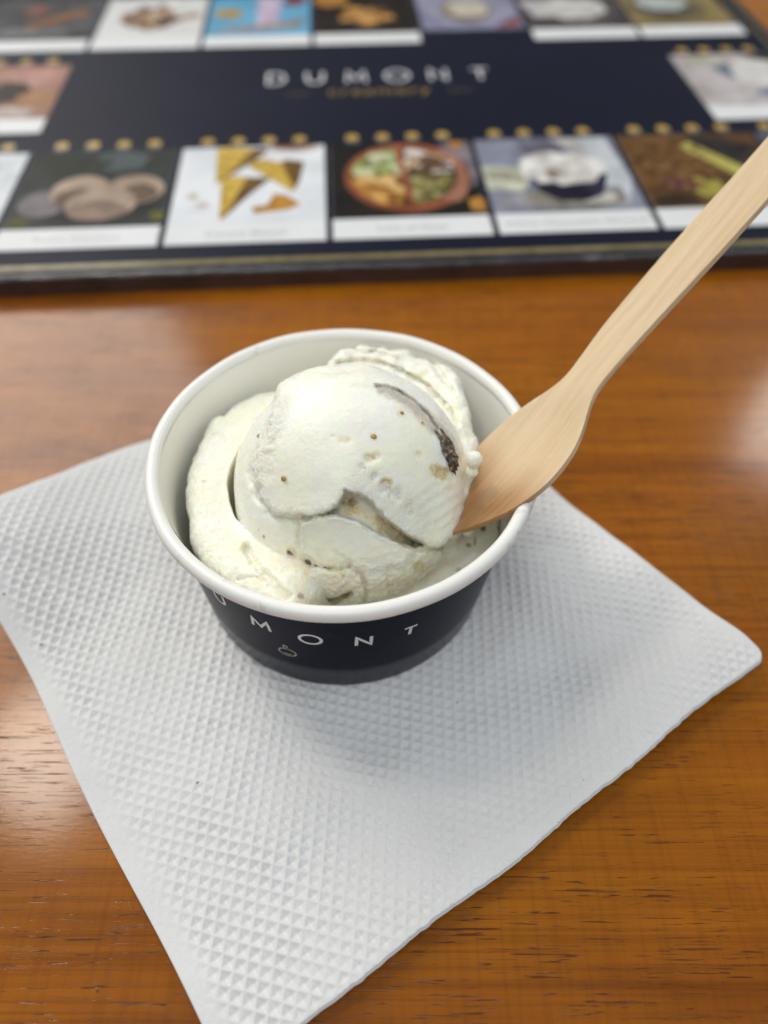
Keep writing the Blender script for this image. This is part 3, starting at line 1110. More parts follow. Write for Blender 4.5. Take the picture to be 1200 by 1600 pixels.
fa_ = on_ball(684, 682, BR + 1.1)
fb_ = on_ball(706, 728, BR + 1.1)
fc = (fa_ + fb_) / 2
pebble('fig_piece', fc - (fc - BALL) / np.linalg.norm(fc - BALL) * -0.45, fc - BALL, (4.9, 2.3, 1.5), M_FIG, ice, 3, 0.42, axis=fb_ - fa_)
for q, (x, y, r) in enumerate([(584, 682, 0.62), (443, 748, 0.62), (628, 645, 0.45), (660, 660, 0.3), (403, 681, 0.3), (412, 838, 0.28)]):
    c = on_ball(x, y, BR + (1.72 if x > 425 else 0.15))
    pebble('fig_seed', c, c - BALL, (r, r * 0.85, r * 0.5), M_SEED, ice, 10 + q, 0.1)

# ================================================================== WOODEN SPOON
UPE = [(618, 818), (660, 780), (700, 741), (722, 720), (745, 699), (770, 673), (800, 647), (825, 629), (850, 613), (870, 601), (882, 590), (893, 576), (910, 552), (945, 505), (990, 453), (1040, 398), (1100, 335), (1150, 285), (1200, 234), (1260, 172), (1330, 98), (1380, 46)]
LOE = [(640, 848), (690, 839), (720, 828), (745, 819), (775, 808), (806, 793), (835, 772), (862, 748), (884, 722), (902, 692), (912, 666), (918, 640), (926, 615), (945, 590), (985, 545), (1030, 497), (1085, 440), (1140, 384), (1200, 322), (1262, 258), (1335, 182), (1390, 124)]
n = 90
AX0 = on_spoon(*np.mean([UPE[0], LOE[0]], 0))
axd = on_spoon(1200, 278) - on_spoon(918, 600)
axd /= np.linalg.norm(axd)
wd_ = np.cross(SN, axd)                          # towards the upper-left edge


def edge_curve(pts):
    P = np.array([on_spoon(*q) for q in pts])
    t = (P - AX0) @ axd
    w = (P - AX0) @ wd_
    o = np.argsort(t)
    return t[o], w[o]


tu, wu = edge_curve(UPE)
tl, wl = edge_curve(LOE)
T0 = max(tu[0], tl[0]) + 0.5
T1 = min(tu[-1], tl[-1])
ts = np.linspace(T0, T1, n)
# round tip and round far end
WU = np.interp(ts, tu, wu)
WL = np.interp(ts, tl, wl)


def smooth1(a, it=4):
    for _ in range(it):
        a = np.concatenate([[a[0]], (a[:-2] + 2 * a[1:-1] + a[2:]) / 4, [a[-1]]])
    return a


WU, WL = smooth1(WU), smooth1(WL)
rnd = np.ones(n)
mid = (WU + WL) / 2
hw = np.abs(WU - WL) / 2
dt = ts - ts[0]
rnd *= np.sqrt(np.clip(1 - np.clip(1 - (dt + 0.3) / 9.0, 0, 1) ** 2, 0, 1))
dt = ts[-1] - ts
rnd *= np.sqrt(np.clip(1 - np.clip(1 - (dt + 0.2) / 5.0, 0, 1) ** 2, 0, 1))
hw = hw * rnd
hw += 0.05 * np.array([noise3(np.array([[t * 1.0, 3.0, 1.0]]), 0.8, 2)[0] for t in ts])
THK = 1.55
# cross-section loop (fraction across, height fraction)
acr = np.linspace(-1, 1, 15)
sec_top = [(a * 0.985, 1.0) for a in acr]
sec = [(-1.0, 0.93)] + [(a, 1.0) for a in acr * 0.982] + [(1.0, 0.93), (1.0, 0.07)] + [(a, 0.0) for a in (acr * 0.982)[::-1]] + [(-1.0, 0.07)]
bowl = smooth(30, 20, ts - (np.interp(600, [0, 1], [0, 1]) * 0)) if False else None
t_neck = float((on_spoon(905, 600) - AX0) @ axd)
SV = np.zeros((n, len(sec), 3))
for i in range(n):
    t_ = ts[i]
    bw = float(smooth(t_neck + 2, t_neck - 12, np.array(t_)))
    for j, (a, hfrac) in enumerate(sec):
        dish = -1.9 * bw * (1 - a * a) * (hw[i] / 10.0)
        bend = 0.0022 * max(t_ - t_neck, 0) ** 2 * 0.25
        p = AX0 + axd * t_ + wd_ * (mid[i] + a * hw[i]) + SN * ((hfrac - 1) * THK + dish + bend + 0.6 * bw * 0)
        SV[i, j] = p
ns = len(sec)
V = SV.reshape(-1, 3)
ug, wg = np.meshgrid(np.arange(n - 1), np.arange(ns), indexing='ij')
sf = np.stack([ug * ns + wg, (ug + 1) * ns + wg, (ug + 1) * ns + (wg + 1) % ns, ug * ns + (wg + 1) % ns], -1).reshape(-1, 4)
faces = [tuple(q) for q in sf] + [tuple(range(ns))[::1], tuple(range((n - 1) * ns, n * ns))[::-1]]
spoon_root = AX0 + axd * 20
# object axes: x along the spoon so that the grain follows it
from mathutils import Matrix
R3 = np.stack([axd, wd_, SN], 1)
VL = (V - spoon_root) @ R3
sp = mesh_obj('wooden_spoon', VL, faces, M_SPOON)
mw = Matrix([[R3[r][c] for c in range(3)] + [spoon_root[r] * MM] for r in range(3)] + [[0, 0, 0, 1]])
sp.matrix_world = mw
sp['label'] = 'pale wooden spoon stuck in the ice cream and leaning on the cup rim'
sp['category'] = 'spoon'
bmx = bmesh.new()
bmx.from_mesh(sp.data)
bmesh.ops.recalc_face_normals(bmx, faces=bmx.faces)
bmx.to_mesh(sp.data)
bmx.free()
for p in sp.data.polygons:
    p.use_smooth = True
es = sp.data
try:
    es.set_sharp_from_angle(angle=math.radians(42))
except Exception:
    pass
ca = es.color_attributes.new('wet', 'FLOAT_COLOR', 'POINT')
buf = np.ones((len(V), 4), np.float32)
spx, spy = proj(V)
wetd = (spx - 745) * 0.62 - (spy - 815) * 0.50
buf[:, 0] = smooth(98, 6, line_d(spx, spy, [(722, 742), (735, 790), (742, 814), (796, 802)]) + 7 * noise3(V, 0.25, 3))
ca.data.foreach_set('color', buf.ravel())

# ================================================================== MENU BOARD
ZB = 8.0
TH = math.radians(3.6)
MU = np.array([math.cos(TH), math.sin(TH)])
MV = np.array([-math.sin(TH), math.cos(TH)])
MO = at(600, 372, ZB)[:2]                        # on the lower edge of the near row of cards


def muv(u, v, z):
    p = MO + MU * u + MV * v
    return (p[0], p[1], z)


def tou(px, py):
    p = at(px, py, ZB)[:2] - MO
    return p @ MU, p @ MV


menu = thing('menu_board', 'navy blue menu board with rows of food pictures behind the cup', 'menu board', muv(0, 110, 0))
UL, UR = -262.0, tou(1176, 22)[0]
V0 = tou(300, 424)[1]
V1 = 330.0


def slab(name, u0, u1, v0, v1, z0, z1, mat, parent, bev=0.0):
    if bev:
        ring = []
        for ins, z in ((0, z0), (0, z1 - bev), (bev * 0.3, z1 - bev * 0.3), (bev, z1)):
            ring += [muv(u0 + ins, v0 + ins, z), muv(u1 - ins, v0 + ins, z), muv(u1 - ins, v1 - ins, z), muv(u0 + ins, v1 - ins, z)]
        fs = []
        for k in range(3):
            for c in range(4):
                fs.append((k * 4 + c, k * 4 + (c + 1) % 4, k * 4 + 4 + (c + 1) % 4, k * 4 + 4 + c))
        fs += [(12, 13, 14, 15), (3, 2, 1, 0)]
        o = mesh_obj(name, ring, fs, mat, smooth_shade=False)
    else:
        vs = [muv(u, v, z) for z in (z0, z1) for (u, v) in ((u0, v0), (u1, v0), (u1, v1), (u0, v1))]
        fs = [(3, 2, 1, 0), (4, 5, 6, 7), (0, 1, 5, 4), (1, 2, 6, 5), (2, 3, 7, 6), (3, 0, 4, 7)]
        o = mesh_obj(name, vs, fs, mat, smooth_shade=False)
    return rel(o, parent)


slab('board', UL, UR, V0, V1, 0.05, ZB - 0.9, M_BOARD, menu, 1.2)
slab('printed_sheet', UL + 2.2, UR - 2.2, V0 + 2.2, V1 - 2.2, ZB - 0.88, ZB, M_SHEET, menu)
# gold lines near the border
vg = tou(300, 410)[1]
ug = UR - 7.0
slab('border_line', UL + 8, ug, vg - 1.5, vg + 1.5, ZB, ZB + 0.05, M_GOLDLINE, menu)
slab('border_line', ug - 1.4, ug, vg + 0.95, V1 - 8, ZB, ZB + 0.05, M_GOLDLINE, menu)


def film_roll(name, along, n, place):
    """crumpled clear film wrapped over the board's edge"""
    m = 9
    P = np.zeros((n, m, 3))
    for i in range(n):
        s = along[0] + (along[1] - along[0]) * i / (n - 1)
        wob = 0.35 * noise3(np.array([[s, 0, 0]]), 0.15, 2)[0] + 0.25 * noise3(np.array([[s, 0, 0]]), 0.5, 3)[0]
        for j in range(m):
            a = math.radians(-60 + 190 * j / (m - 1))
            r = 1.55 + 0.3 * wob
            P[i, j] = place(s, -math.cos(a) * r, ZB - 1.5 + math.sin(a) * r + 0.1 * wob)
    return rel(mesh_obj(name, P.reshape(-1, 3), grid_faces(n, m)[:, ::-1], M_FILM), menu)


film_roll('plastic_edge', (UL + 1, UR - 1), 340, lambda s, o, z: muv(s, V0 + 1.3 + o, z))
film_roll('plastic_edge', (V0 + 3, V1 - 1), 240, lambda s, o, z: muv(UR - 1.3 - o, s, z))

_photo = {}


def photo_mat(c1, c2, scale=90):
    key = (c1, c2, scale)
    if key not in _photo:
        t = NT('print_ink')
        v = t.coords()
        a = t.noise(v, scale, 4, 0.65, 0.5)
        c1 = tuple(0.80 * c ** 1.12 for c in c1)
        c2 = tuple(0.95 * c ** 1.12 for c in c2)
        t.l(t.ramp(a, [(0.33, c1), (0.67, c2)]), t.b.inputs['Base Color'])
        t.set(Roughness=0.5, Coat_Weight=0.0, Coat_Roughness=0.2, Specular_IOR_Level=0.10)
        _photo[key] = t.m
    return _photo[key]


def flat(name, pts, z, mat, parent):
    return rel(mesh_obj(name, [muv(u, v, z) for u, v in pts], [tuple(range(len(pts)))], mat, smooth_shade=False), parent)


def ell(cx, cy, rx, ry, n=28, rag=0.0, seed=0, a0=0, a1=360):
    rr = random.Random(seed)
    out = []
    full = (a1 - a0) >= 360
    for k in range(n):
        a = math.radians(a0 + (a1 - a0) * k / (n if full else n - 1))
        s = 1 + rag * (rr.random() - 0.5) * 2
        out.append((cx + rx * s * math.cos(a), cy + ry * s * math.sin(a)))
    return out


CW, CHH = 62.3, 78.0


def text_mesh(body, size, parent, u, v, z, mat, name, rot=0.0, shear=0.0, space=1.0):
    cu = bpy.data.curves.new(name, 'FONT')
    cu.body = body
    cu.size = size * MM
    cu.align_x = 'CENTER'
    cu.shear = shear
    cu.space_character = space
    tmp = bpy.data.objects.new('tmp_text', cu)
    COL.objects.link(tmp)
    bpy.context.view_layer.update()
    dg = bpy.context.evaluated_depsgraph_get()
    me = bpy.data.meshes.new_from_object(tmp.evaluated_get(dg))
    bpy.data.objects.remove(tmp)
    me.materials.clear()
    me.materials.append(mat)
    me.name = name
    o = bpy.data.objects.new(name, me)
    COL.objects.link(o)
    o.matrix_world = Matrix.Translation(Vector(muv(u, v, z)) * MM) @ Matrix.Rotation(TH + rot, 4, 'Z')
    bpy.context.view_layer.update()
    mwv = o.matrix_world.copy()
    o.parent = parent
    o.matrix_parent_inverse = parent.matrix_world.inverted()
    o.matrix_world = mwv
    return o


def card(u0, v0, bgc, patches, caption=None, w=CW, h=CHH, cap_h=14.5, capcol=None, emblems=True):
    """a picture card: backing, photo, printed food shapes, caption"""
    back = slab('card', u0, u0 + w, v0, v0 + h, ZB, ZB + 0.06, capcol or M_CARD, menu)
    slab('photo', u0 + 0.05, u0 + w - 0.05, v0 + cap_h, v0 + h - 0.05, ZB + 0.06, ZB + 0.08, bgc, back)
    for k, (pts, mt) in enumerate(patches):
        polys = pts if isinstance(pts[0], list) else [pts]
        vs, fs = [], []
        for b, pl in enumerate(polys):
            fs.append(tuple(range(len(vs), len(vs) + len(pl))))
            for x, y in pl:
                x = min(max(x, 0.002), 0.998)
                y = min(max(y, 0.003), 0.996)
                vs.append(muv(u0 + x * w, v0 + cap_h + y * (h - cap_h), ZB + 0.09 + 0.012 * k + 0.0001 * b))
        rel(mesh_obj('printed_shape', vs, fs, mt, smooth_shade=False), back)
    if caption:
        text_mesh(caption, 5.4, back, u0 + w / 2, v0 + 5.0, ZB + 0.075, M_GREYTEXT, 'caption')
    if emblems:
        for k in range(4):
            emblem(u0 + w * (0.165 + 0.22 * k), v0 + h + 6.2)
    return back


def emblem(u, v):
    """small golden fan with a grey word under it"""
    pts = [(u - 1.7, v - 2.6), (u + 1.7, v - 2.6)]
    m = 13
    for k in range(m):
        a = math.radians(-18 + 216 * k / (m - 1))
        r = 3.5 if k % 2 == 0 else 2.9
        pts.append((u + r * 0.92 * math.cos(a), v + r * math.sin(a) * 1.0))
    o = flat('gold_emblem', pts, ZB + 0.05, M_GOLD, menu)
    a_ = [(u - 3.3, v - 3.6), (u - 1.6, v - 4.5), (u + 1.6, v - 4.5), (u + 3.3, v - 3.6), (u + 3.1, v - 3.1), (u + 1.5, v - 3.8), (u - 1.5, v - 3.8), (u - 3.1, v - 3.1)]
    flat('emblem_word', a_, ZB + 0.05, M_GREYTEXT, o)


PITCHU = 64.9
uc = [tou(255, 378)[0] + 0.5 + PITCHU * k for k in range(-3, 5)]      # index 2 = waffle cones (k=-1 -> ...)
UCONE = tou(256, 378)[0]


def U_(k):
    return UCONE + PITCHU * k


pm = photo_mat


def cluster(cx, cy, rx, ry, n, size, mats, seed, a0=0, a1=360):
    '''many small printed bits inside an ellipse sector'''
    rr = random.Random(seed)
    out = [[] for _ in mats]
    for k in range(n):
        a = math.radians(a0 + (a1 - a0) * rr.random())
        q = math.sqrt(rr.random())
        x, y = cx + rx * q * math.cos(a), cy + ry * q * math.sin(a)
        s_ = size * (0.6 + 0.8 * rr.random())
        out[rr.randrange(len(mats))].append(ell(x, y, s_, s_ * (0.55 + 0.6 * rr.random()), 9, 0.22, seed * 100 + k))
    return [(pl, m_) for pl, m_ in zip(out, mats) if pl]


# near row ---------------------------------------------------------
card(U_(-2), 0, pm((0.62, 0.66, 0.70), (0.78, 0.80, 0.82)), [(ell(.3, .5, .3, .3, 24, .1, 5), pm((0.6, 0.55, 0.5), (0.75, 0.72, 0.7)))], None)
tan_ = pm((0.20, 0.14, 0.105), (0.36, 0.27, 0.21), 60)
tanl = pm((0.36, 0.27, 0.21), (0.50, 0.40, 0.32), 60)
tand = pm((0.13, 0.09, 0.065), (0.24, 0.17, 0.12), 60)
card(U_(-1), 0, pm((0.024, 0.026, 0.022), (0.050, 0.062, 0.058), 30),
     [(ell(.62, .85, .2, .14, 20, .1, 1), pm((0.07, 0.10, 0.10), (0.10, 0.13, 0.13))), (ell(.3, .8, .24, .14, 20, .15, 2), pm((0.018, 0.02, 0.014), (0.04, 0.045, 0.03))),
      (ell(.08, .08, .10, .06, 14, .3, 3), pm((0.05, 0.05, 0.015), (0.11, 0.10, 0.03))), (ell(.97, .12, .05, .07, 14, .3, 4), pm((0.12, 0.12, 0.02), (0.2, 0.18, 0.04))),
      (ell(.5, .30, .43, .24, 36), pm((0.012, 0.011, 0.012), (0.03, 0.028, 0.03))), (ell(.2, .30, .16, .16, 28), pm((0.16, 0.14, 0.15), (0.30, 0.27, 0.28), 60)),
      (ell(.42, .44, .2, .21, 32), tanl), (ell(.40, .36, .14, .13, 28), tand), (ell(.77, .45, .2, .19, 32), tanl), (ell(.80, .40, .13, .12, 28), tand), (ell(.58, .28, .23, .20, 32), tanl), (ell(.57, .20, .20, .12, 28), tan_)],
     'Roast Coconut')
wf = pm((0.45, 0.29, 0.05), (0.72, 0.52, 0.12), 220)
wfd = pm((0.10, 0.06, 0.02), (0.26, 0.15, 0.04), 140)
wfo = pm((0.42, 0.20, 0.03), (0.60, 0.33, 0.06), 200)
card(U_(0), 0, pm((0.70, 0.73, 0.77), (0.80, 0.82, 0.85), 20),
     [([(.48, .97), (.63, .97), (.52, .80), (.27, .49)], wfd), ([(.24, .99), (.34, .995), (.50, .97), (.40, .74), (.265, .47)], wf),
      ([(.68, .76), (.74, .80), (.86, .76), (.83, .50), (.79, .36)], wfd), ([(.47, .72), (.52, .80), (.60, .81), (.70, .75), (.80, .36), (.77, .37)], wf),
      ([(.46, .57), (.64, .55), (.50, .34), (.335, .03)], wfd), ([(.30, .54), (.36, .59), (.48, .57), (.42, .36), (.335, .03), (.32, .04)], wf),
      ([(.52, .18), (.62, .20), (.66, .34), (.74, .32), (.84, .20), (.76, .14), (.54, .10)], wfo), (ell(.78, .97, .2, .08, 24), pm((0.55, 0.48, 0.46), (0.72, 0.66, 0.65))), (ell(.78, .99, .15, .05, 20), pm((0.25, 0.10, 0.06), (0.4, 0.2, 0.12))),
      (ell(.12, .34, .035, .04, 10, .3, 6), pm((0.5, 0.42, 0.33), (0.62, 0.55, 0.47))), (ell(.20, .22, .05, .04, 10, .3, 7), pm((0.55, 0.48, 0.42), (0.66, 0.6, 0.55)))],
     'Cookie Biscuit')
terr = pm((0.22, 0.065, 0.032), (0.40, 0.15, 0.08), 50)
grn = pm((0.16, 0.20, 0.06), (0.42, 0.45, 0.20), 260)
org = pm((0.34, 0.16, 0.035), (0.62, 0.34, 0.09), 220)
wht = pm((0.40, 0.34, 0.26), (0.80, 0.77, 0.70), 220)
olv = pm((0.09, 0.08, 0.025), (0.36, 0.33, 0.12), 300)


def clip_arc(cx, cy, rx, ry, a0, a1, n=14):
    return [(cx, cy)] + arc(cx, cy, rx, ry, a0, a1, n)


nut = [(ell(.90, .70, .16, .35, 24, .15, 3), pm((0.03, 0.024, 0.03), (0.30, 0.26, 0.30), 80)), (ell(.52, .52, .43, .46, 40), terr), (ell(.80, .50, .13, .34, 30), pm((0.33, 0.14, 0.08), (0.48, 0.27, 0.20), 50)),
       (ell(.50, .53, .36, .38, 40), pm((0.02, 0.012, 0.008), (0.07, 0.04, 0.02), 90))]
rn = random.Random(5)
for q, (a0, a1, mt) in enumerate([(93, 178, grn), (182, 268, org), (2, 84, wht), (275, 356, olv)]):
    nut.append((clip_arc(.49 + (.01 if q in (2, 3) else -.015), .53 + (.012 if q in (0, 2) else -.012), .335, .36, a0, a1), mt))
mm_ = lambda a, b, sc=300: pm(a, b, sc)
nut += cluster(.48, .54, .31, .33, 26, .045, [mm_((.30, .36, .12), (.5, .55, .26)), mm_((.10, .14, .03), (.25, .28, .09)), mm_((.5, .54, .32), (.62, .64, .44))], 21, 97, 174)
nut += cluster(.48, .52, .31, .33, 26, .05, [mm_((.55, .28, .06), (.72, .44, .14)), mm_((.22, .09, .02), (.4, .19, .05)), mm_((.66, .42, .16), (.78, .56, .28))], 22, 186, 264)
nut += cluster(.51, .54, .31, .33, 24, .05, [mm_((.72, .68, .6), (.85, .83, .78)), mm_((.40, .25, .12), (.55, .38, .22)), mm_((.06, .035, .02), (.2, .12, .07))], 23, 6, 80)
nut += cluster(.51, .52, .31, .33, 28, .04, [mm_((.36, .34, .14), (.52, .48, .24)), mm_((.05, .05, .015), (.16, .15, .05)), mm_((.2, .16, .06), (.34, .28, .12))], 24, 279, 352)
nut += [([(.455, .93), (.50, .93), (.545, .13), (.50, .12)], terr), (ell(.90, .93, .05, .06, 14, .2, 8), org), (ell(.95, .12, .06, .10, 14, .2, 9), org)]
card(U_(1), 0, pm((0.010, 0.009, 0.008), (0.030, 0.024, 0.02), 40), nut, 'Lots of Nuts')
cw = pm((0.50, 0.47, 0.44), (0.80, 0.79, 0.76), 160)
card(U_(2), 0, pm((0.22, 0.23, 0.29), (0.34, 0.36, 0.44), 25),
     [([(.0, .30), (.0, .62), (.25, .60), (.30, .40), (.24, .25)], pm((0.40, 0.42, 0.34), (0.60, 0.61, 0.52), 100)), ([(.30, .95), (.52, .99), (.66, .90), (.60, .72), (.34, .72)], pm((0.12, 0.11, 0.15), (0.2, 0.19, 0.24))),
      ([(.55, .99), (.80, .99), (.99, .6), (.8, .62), (.66, .8)], pm((0.30, 0.28, 0.27), (0.50, 0.49, 0.47))), ([(.78, .99), (.95, .99), (.998, .4), (.9, .05), (.75, .3)], pm((0.48, 0.52, 0.56), (0.66, 0.69, 0.72), 30)),
      ([(.02, .02), (.3, .08), (.7, .03), (.9, .05), (.9, .3), (.6, .35), (.2, .24), (.05, .2)], pm((0.22, 0.22, 0.27), (0.42, 0.42, 0.46), 60)),
      (ell(.56, .16, .34, .14, 30), pm((0.16, 0.145, 0.12), (0.34, 0.32, 0.28), 80)), (ell(.70, .17, .14, .08, 20), pm((0.42, 0.40, 0.37), (0.56, 0.55, 0.52))), ([(.30, .50), (.85, .46), (.76, .20), (.62, .12), (.46, .13), (.34, .26)], pm((0.012, 0.011, 0.02), (0.04, 0.038, 0.07))),
      (ell(.55, .56, .31, .22, 26, .12, 12), cw), (ell(.52, .48, .10, .06, 14, .2, 2), pm((0.12, 0.09, 0.06), (0.34, 0.28, 0.22)))] + cluster(.55, .58, .28, .18, 20, .06, [pm((.78, .77, .74), (.86, .85, .83), 100), pm((.52, .49, .45), (.66, .63, .6), 100)], 34) + cluster(.14, .45, .13, .14, 12, .045, [pm((.62, .63, .5), (.75, .75, .66), 100), pm((.3, .29, .2), (.45, .43, .33), 100)], 35),
     'White Chocolate Almond')
card(U_(3), 0, pm((0.10, 0.05, 0.018), (0.22, 0.12, 0.045), 60),
     [([(.45, .90), (.60, .99), (.998, .80), (.998, .4), (.9, .3)], pm((0.015, 0.014, 0.012), (0.06, 0.05, 0.05))), ([(.42, .82), (.50, .88), (.88, .36), (.80, .20)], pm((0.40, 0.36, 0.08), (0.60, 0.55, 0.18), 200)),
      (ell(.44, .26, .11, .14, 20, .1, 3), pm((0.30, 0.26, 0.05), (0.50, 0.44, 0.12))), (ell(.26, .30, .13, .08, 20, .2, 4), pm((0.10, 0.03, 0.035), (0.16, 0.07, 0.06))), ([(.0, .02), (.35, .03), (.3, .18), (.05, .16)], pm((0.03, 0.02, 0.014), (0.08, 0.05, 0.03)))] + cluster(.3, .6, .28, .36, 40, .03, [pm((.24, .13, .05), (.34, .2, .09), 300), pm((.07, .03, .01), (.14, .07, .03), 300)], 33),
     'Malai')
card(U_(4), 0, pm((0.06, 0.065, 0.075), (0.14, 0.15, 0.17), 30), [(ell(.4, .4, .3, .3, 20, .1, 3), pm((0.3, 0.3, 0.3), (0.6, 0.6, 0.6)))], None, w=min(CW, UR - 12 - U_(4)), emblems=False)
emblem(U_(4) + 7, CHH + 6.0)
emblem(U_(4) + 22, CHH + 6.0)
# middle row: one card at either side ------------------------------
ur, vr = tou(1120, 187)
card(ur, vr, pm((0.42, 0.37, 0.36), (0.58, 0.54, 0.55), 40),
     [([(.10, .99), (.5, .99), (.45, .75), (.2, .7)], pm((0.42, 0.39, 0.33), (0.56, 0.54, 0.48))), ([(.3, .75), (.55, .80), (.6, .55), (.42, .50)], pm((0.12, 0.15, 0.19), (0.22, 0.26, 0.31))), (ell(.72, .6, .26, .26, 24, .1, 5), pm((0.55, 0.53, 0.50), (0.74, 0.73, 0.72))),
      ([(.5, .2), (.9, .4), (.99, .3), (.99, .12), (.8, .1)], pm((0.10, 0.16, 0.26), (0.24, 0.32, 0.44))), ([(.7, .99), (.998, .99), (.998, .8), (.8, .86)], pm((0.02, 0.02, 0.02), (0.08, 0.07, 0.07)))],
     None, w=min(CW, UR - 12 - ur), h=76)
ul_, vl = tou(62, 207)
card(ul_ - CW, vl, pm((0.30, 0.16, 0.12), (0.46, 0.28, 0.22), 60),
     [(ell(.75, .75, .25, .2, 20, .15, 4), pm((0.36, 0.18, 0.15), (0.55, 0.34, 0.29))), (ell(.55, .45, .22, .22, 20, .2, 5), pm((0.03, 0.025, 0.022), (0.10, 0.07, 0.05))), (ell(.85, .35, .16, .15, 20, .2, 6), pm((0.30, 0.15, 0.08), (0.5, 0.3, 0.18))), (ell(.6, .12, .3, .1, 20, .2, 7), pm((0.42, 0.36, 0.32), (0.6, 0.52, 0.48)))],
     None, h=76)
# far row -----------------------------------------------------------
UT0, VT = tou(316, 74)
TP = (tou(1182, 68)[0] - UT0 + 2.4) / 5.0


def Ut(k):
    return UT0 + TP * k


TWd = TP - 2.4
card(Ut(-3), VT, pm((0.03, 0.028, 0.03), (0.10, 0.10, 0.11), 40), [], None, w=TWd, emblems=False)
card(Ut(-2), VT, pm((0.025, 0.022, 0.022), (0.12, 0.12, 0.13), 60),
     [([(.3, .2), (.45, .3), (.9, .62), (.85, .75), (.6, .62), (.35, .4)], pm((0.14, 0.06, 0.025), (0.32, 0.16, 0.07), 120)), ([(.0, .1), (.6, .12), (.9, .3), (.6, .25), (.2, .3)], pm((0.10, 0.10, 0.11), (0.22, 0.22, 0.24))), (ell(.35, .75, .12, .12, 14, .2, 3), pm((0.2, 0.08, 0.04), (0.3, 0.14, 0.1)))], None, w=TWd, emblems=False)
card(Ut(-1), VT, pm((0.62, 0.63, 0.62), (0.74, 0.75, 0.74), 20),
     [([(.15, .5), (.4, .3), (.7, .35), (.99, .5), (.9, .62), (.7, .5), (.3, .6)], pm((0.35, 0.25, 0.2), (0.5, 0.4, 0.34), 120)), (ell(.46, .5, .26, .3, 22, .2, 3), pm((0.10, 0.06, 0.035), (0.48, 0.34, 0.24), 130)), (ell(.6, .4, .1, .16, 16, .2, 6), pm((0.04, 0.025, 0.015), (0.15, 0.09, 0.05)))] + cluster(.47, .5, .25, .28, 26, .055, [pm((.5, .36, .25), (.62, .48, .36), 300), pm((.12, .06, .03), (.25, .14, .08), 300), pm((.03, .02, .012), (.1, .06, .04), 300)], 31), None, w=TWd, emblems=False)
card(Ut(0), VT, pm((0.10, 0.32, 0.50), (0.17, 0.42, 0.60), 20),
     [([(.05, .12), (.15, .18), (.5, .25), (.95, .38), (.9, .2), (.4, .10)], pm((0.25, 0.14, 0.10), (0.45, 0.34, 0.28), 90)), ([(.48, .25), (.68, .25), (.72, .95), (.46, .95)], pm((0.40, 0.32, 0.46), (0.60, 0.54, 0.64))), (ell(.22, .55, .14, .14, 14, .3, 4), pm((0.35, 0.2, 0.03), (0.55, 0.4, 0.1))), (ell(.85, .85, .12, .14, 14, .2, 5), pm((0.14, 0.04, 0.06), (0.35, 0.1, 0.12)))], None, w=TWd, emblems=False)
card(Ut(1), VT, pm((0.010, 0.008, 0.007), (0.035, 0.025, 0.02), 50),
     [(ell(.4, .5, .12, .14, 16, .2, 2), pm((0.40, 0.16, 0.03), (0.65, 0.36, 0.09), 150)), (ell(.53, .4, .16, .22, 18, .25, 3), pm((0.20, 0.08, 0.03), (0.5, 0.28, 0.12), 150)), (ell(.72, .38, .09, .12, 16, .2, 4), pm((0.12, 0.05, 0.02), (0.3, 0.16, 0.07), 120)), (ell(.15, .85, .18, .16, 16, .2, 6), pm((0.35, 0.15, 0.03), (0.55, 0.3, 0.08)))] + cluster(.5, .45, .24, .24, 18, .06, [pm((.6, .3, .06), (.75, .5, .18), 200), pm((.12, .05, .02), (.3, .14, .05), 200)], 32), None, w=TWd, emblems=False)
card(Ut(2), VT + 2, pm((0.20, 0.20, 0.30), (0.34, 0.34, 0.46), 40),
     [(ell(.48, .5, .42, .42, 26), pm((0.26, 0.26, 0.36), (0.38, 0.38, 0.47))), (ell(.48, .48, .26, .30, 24), pm((0.16, 0.13, 0.09), (0.34, 0.28, 0.2))), (ell(.5, .52, .21, .22, 24), pm((0.40, 0.37, 0.30), (0.62, 0.58, 0.5), 140)), ([(.7, .02), (.95, .05), (.99, .3), (.85, .2)], pm((0.2, 0.05, 0.06), (0.3, 0.12, 0.12)))], None, w=TWd, capcol=M_SHEET, emblems=False)
card(Ut(3), VT, pm((0.04, 0.035, 0.035), (0.14, 0.12, 0.12), 50),
     [([(.0, .7), (.3, .75), (.35, .3), (.1, .3)], pm((0.45, 0.43, 0.45), (0.62, 0.6, 0.62))), (ell(.52, .5, .34, .28, 24, .1, 3), pm((0.42, 0.40, 0.38), (0.70, 0.69, 0.66), 130))], None, w=TWd, emblems=False)
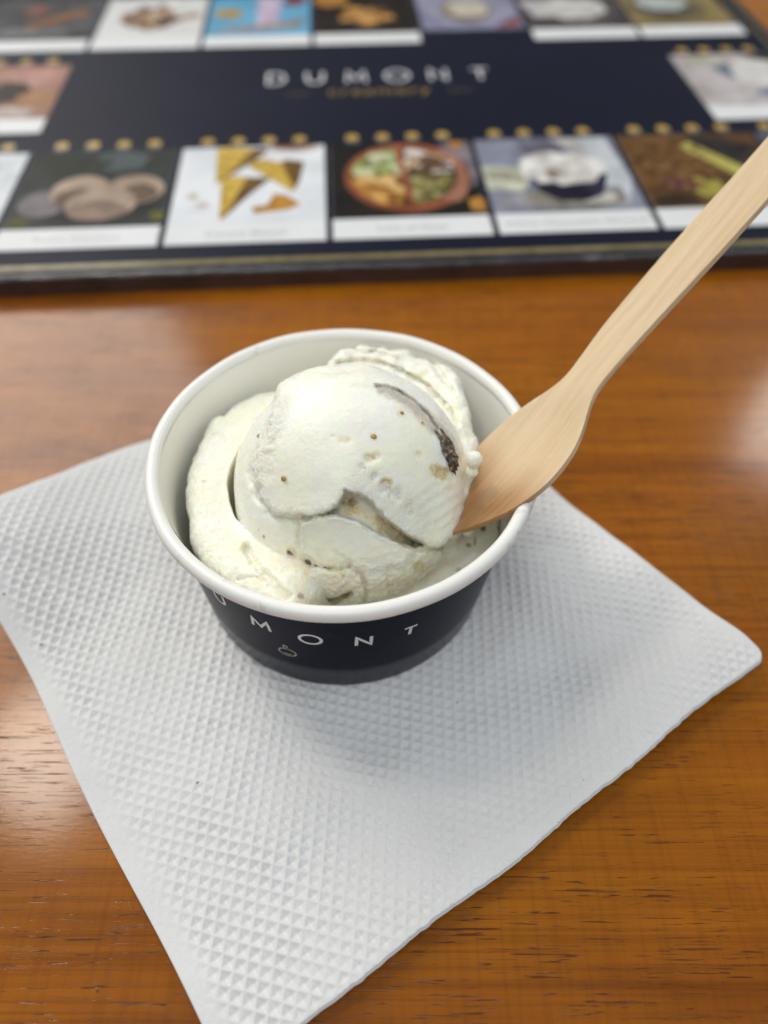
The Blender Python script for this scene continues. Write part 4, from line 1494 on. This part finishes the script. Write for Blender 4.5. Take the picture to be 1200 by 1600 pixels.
card(Ut(4), VT, pm((0.20, 0.15, 0.065), (0.33, 0.26, 0.12), 40),
          [(ell(.44, .45, .40, .34, 26), pm((0.15, 0.12, 0.06), (0.22, 0.18, 0.10))), (ell(.42, .45, .28, .2, 24), pm((0.07, 0.07, 0.055), (0.12, 0.12, 0.10))), (ell(.42, .58, .28, .18, 22, .12, 4), pm((0.36, 0.40, 0.38), (0.54, 0.58, 0.56), 120))], None, w=TWd, emblems=False)
# logo ----------------------------------------------------------------
for ch, cxp in zip('DUMONT', (431, 492, 557, 622, 687, 754)):
    lu, lv = tou(cxp, 127)
    lv = tou(600, 127)[1]
    vs, fs = stroke_mesh(GLYPH[ch], 9.6 if ch != 'O' else 10.4, 13.0, 1.5)
    flat_vs = [muv(lu + x, lv + y, ZB + 0.05) for x, y in vs]
    rel(mesh_obj('logo_letter', flat_vs, fs, M_LOGO, smooth_shade=False), menu)
tu_, tv_ = tou(593, 147)
text_mesh('creamery', 12.0, menu, tu_, tv_, ZB + 0.05, M_TAG, 'tagline', space=1.12)
slab('tagline_rule', tou(448, 141)[0], tou(485, 141)[0], tv_ + 2.0, tv_ + 2.6, ZB, ZB + 0.05, M_GOLDLINE, menu)
slab('tagline_rule', tou(700, 137)[0], tou(735, 137)[0], tv_ + 2.0, tv_ + 2.6, ZB, ZB + 0.05, M_GOLDLINE, menu)

# ================================================================== small things: a stray fibre on the table
hp = [at(x, y, 0.18) for x, y in [(200, 1408), (205, 1420), (213, 1428), (222, 1427), (228, 1432)]]
fv, ff = [], []
for i, p in enumerate(hp):
    for k in range(5):
        a = 2 * math.pi * k / 5
        fv.append((p[0] + 0.06 * math.cos(a), p[1] + 0.02 * math.sin(a), p[2] + 0.08 * math.sin(a)))
for i in range(len(hp) - 1):
    for k in range(5):
        ff.append((i * 5 + k, i * 5 + (k + 1) % 5, i * 5 + 5 + (k + 1) % 5, i * 5 + 5 + k))
hair = mesh_obj('stray_fibre', fv, ff, mat_plain('amber_fibre', (0.45, 0.25, 0.08), 0.5, 0, 0.2, 800))
hair['label'] = 'thin curled amber fibre on the table beside the napkin edge'
hair['category'] = 'fibre'
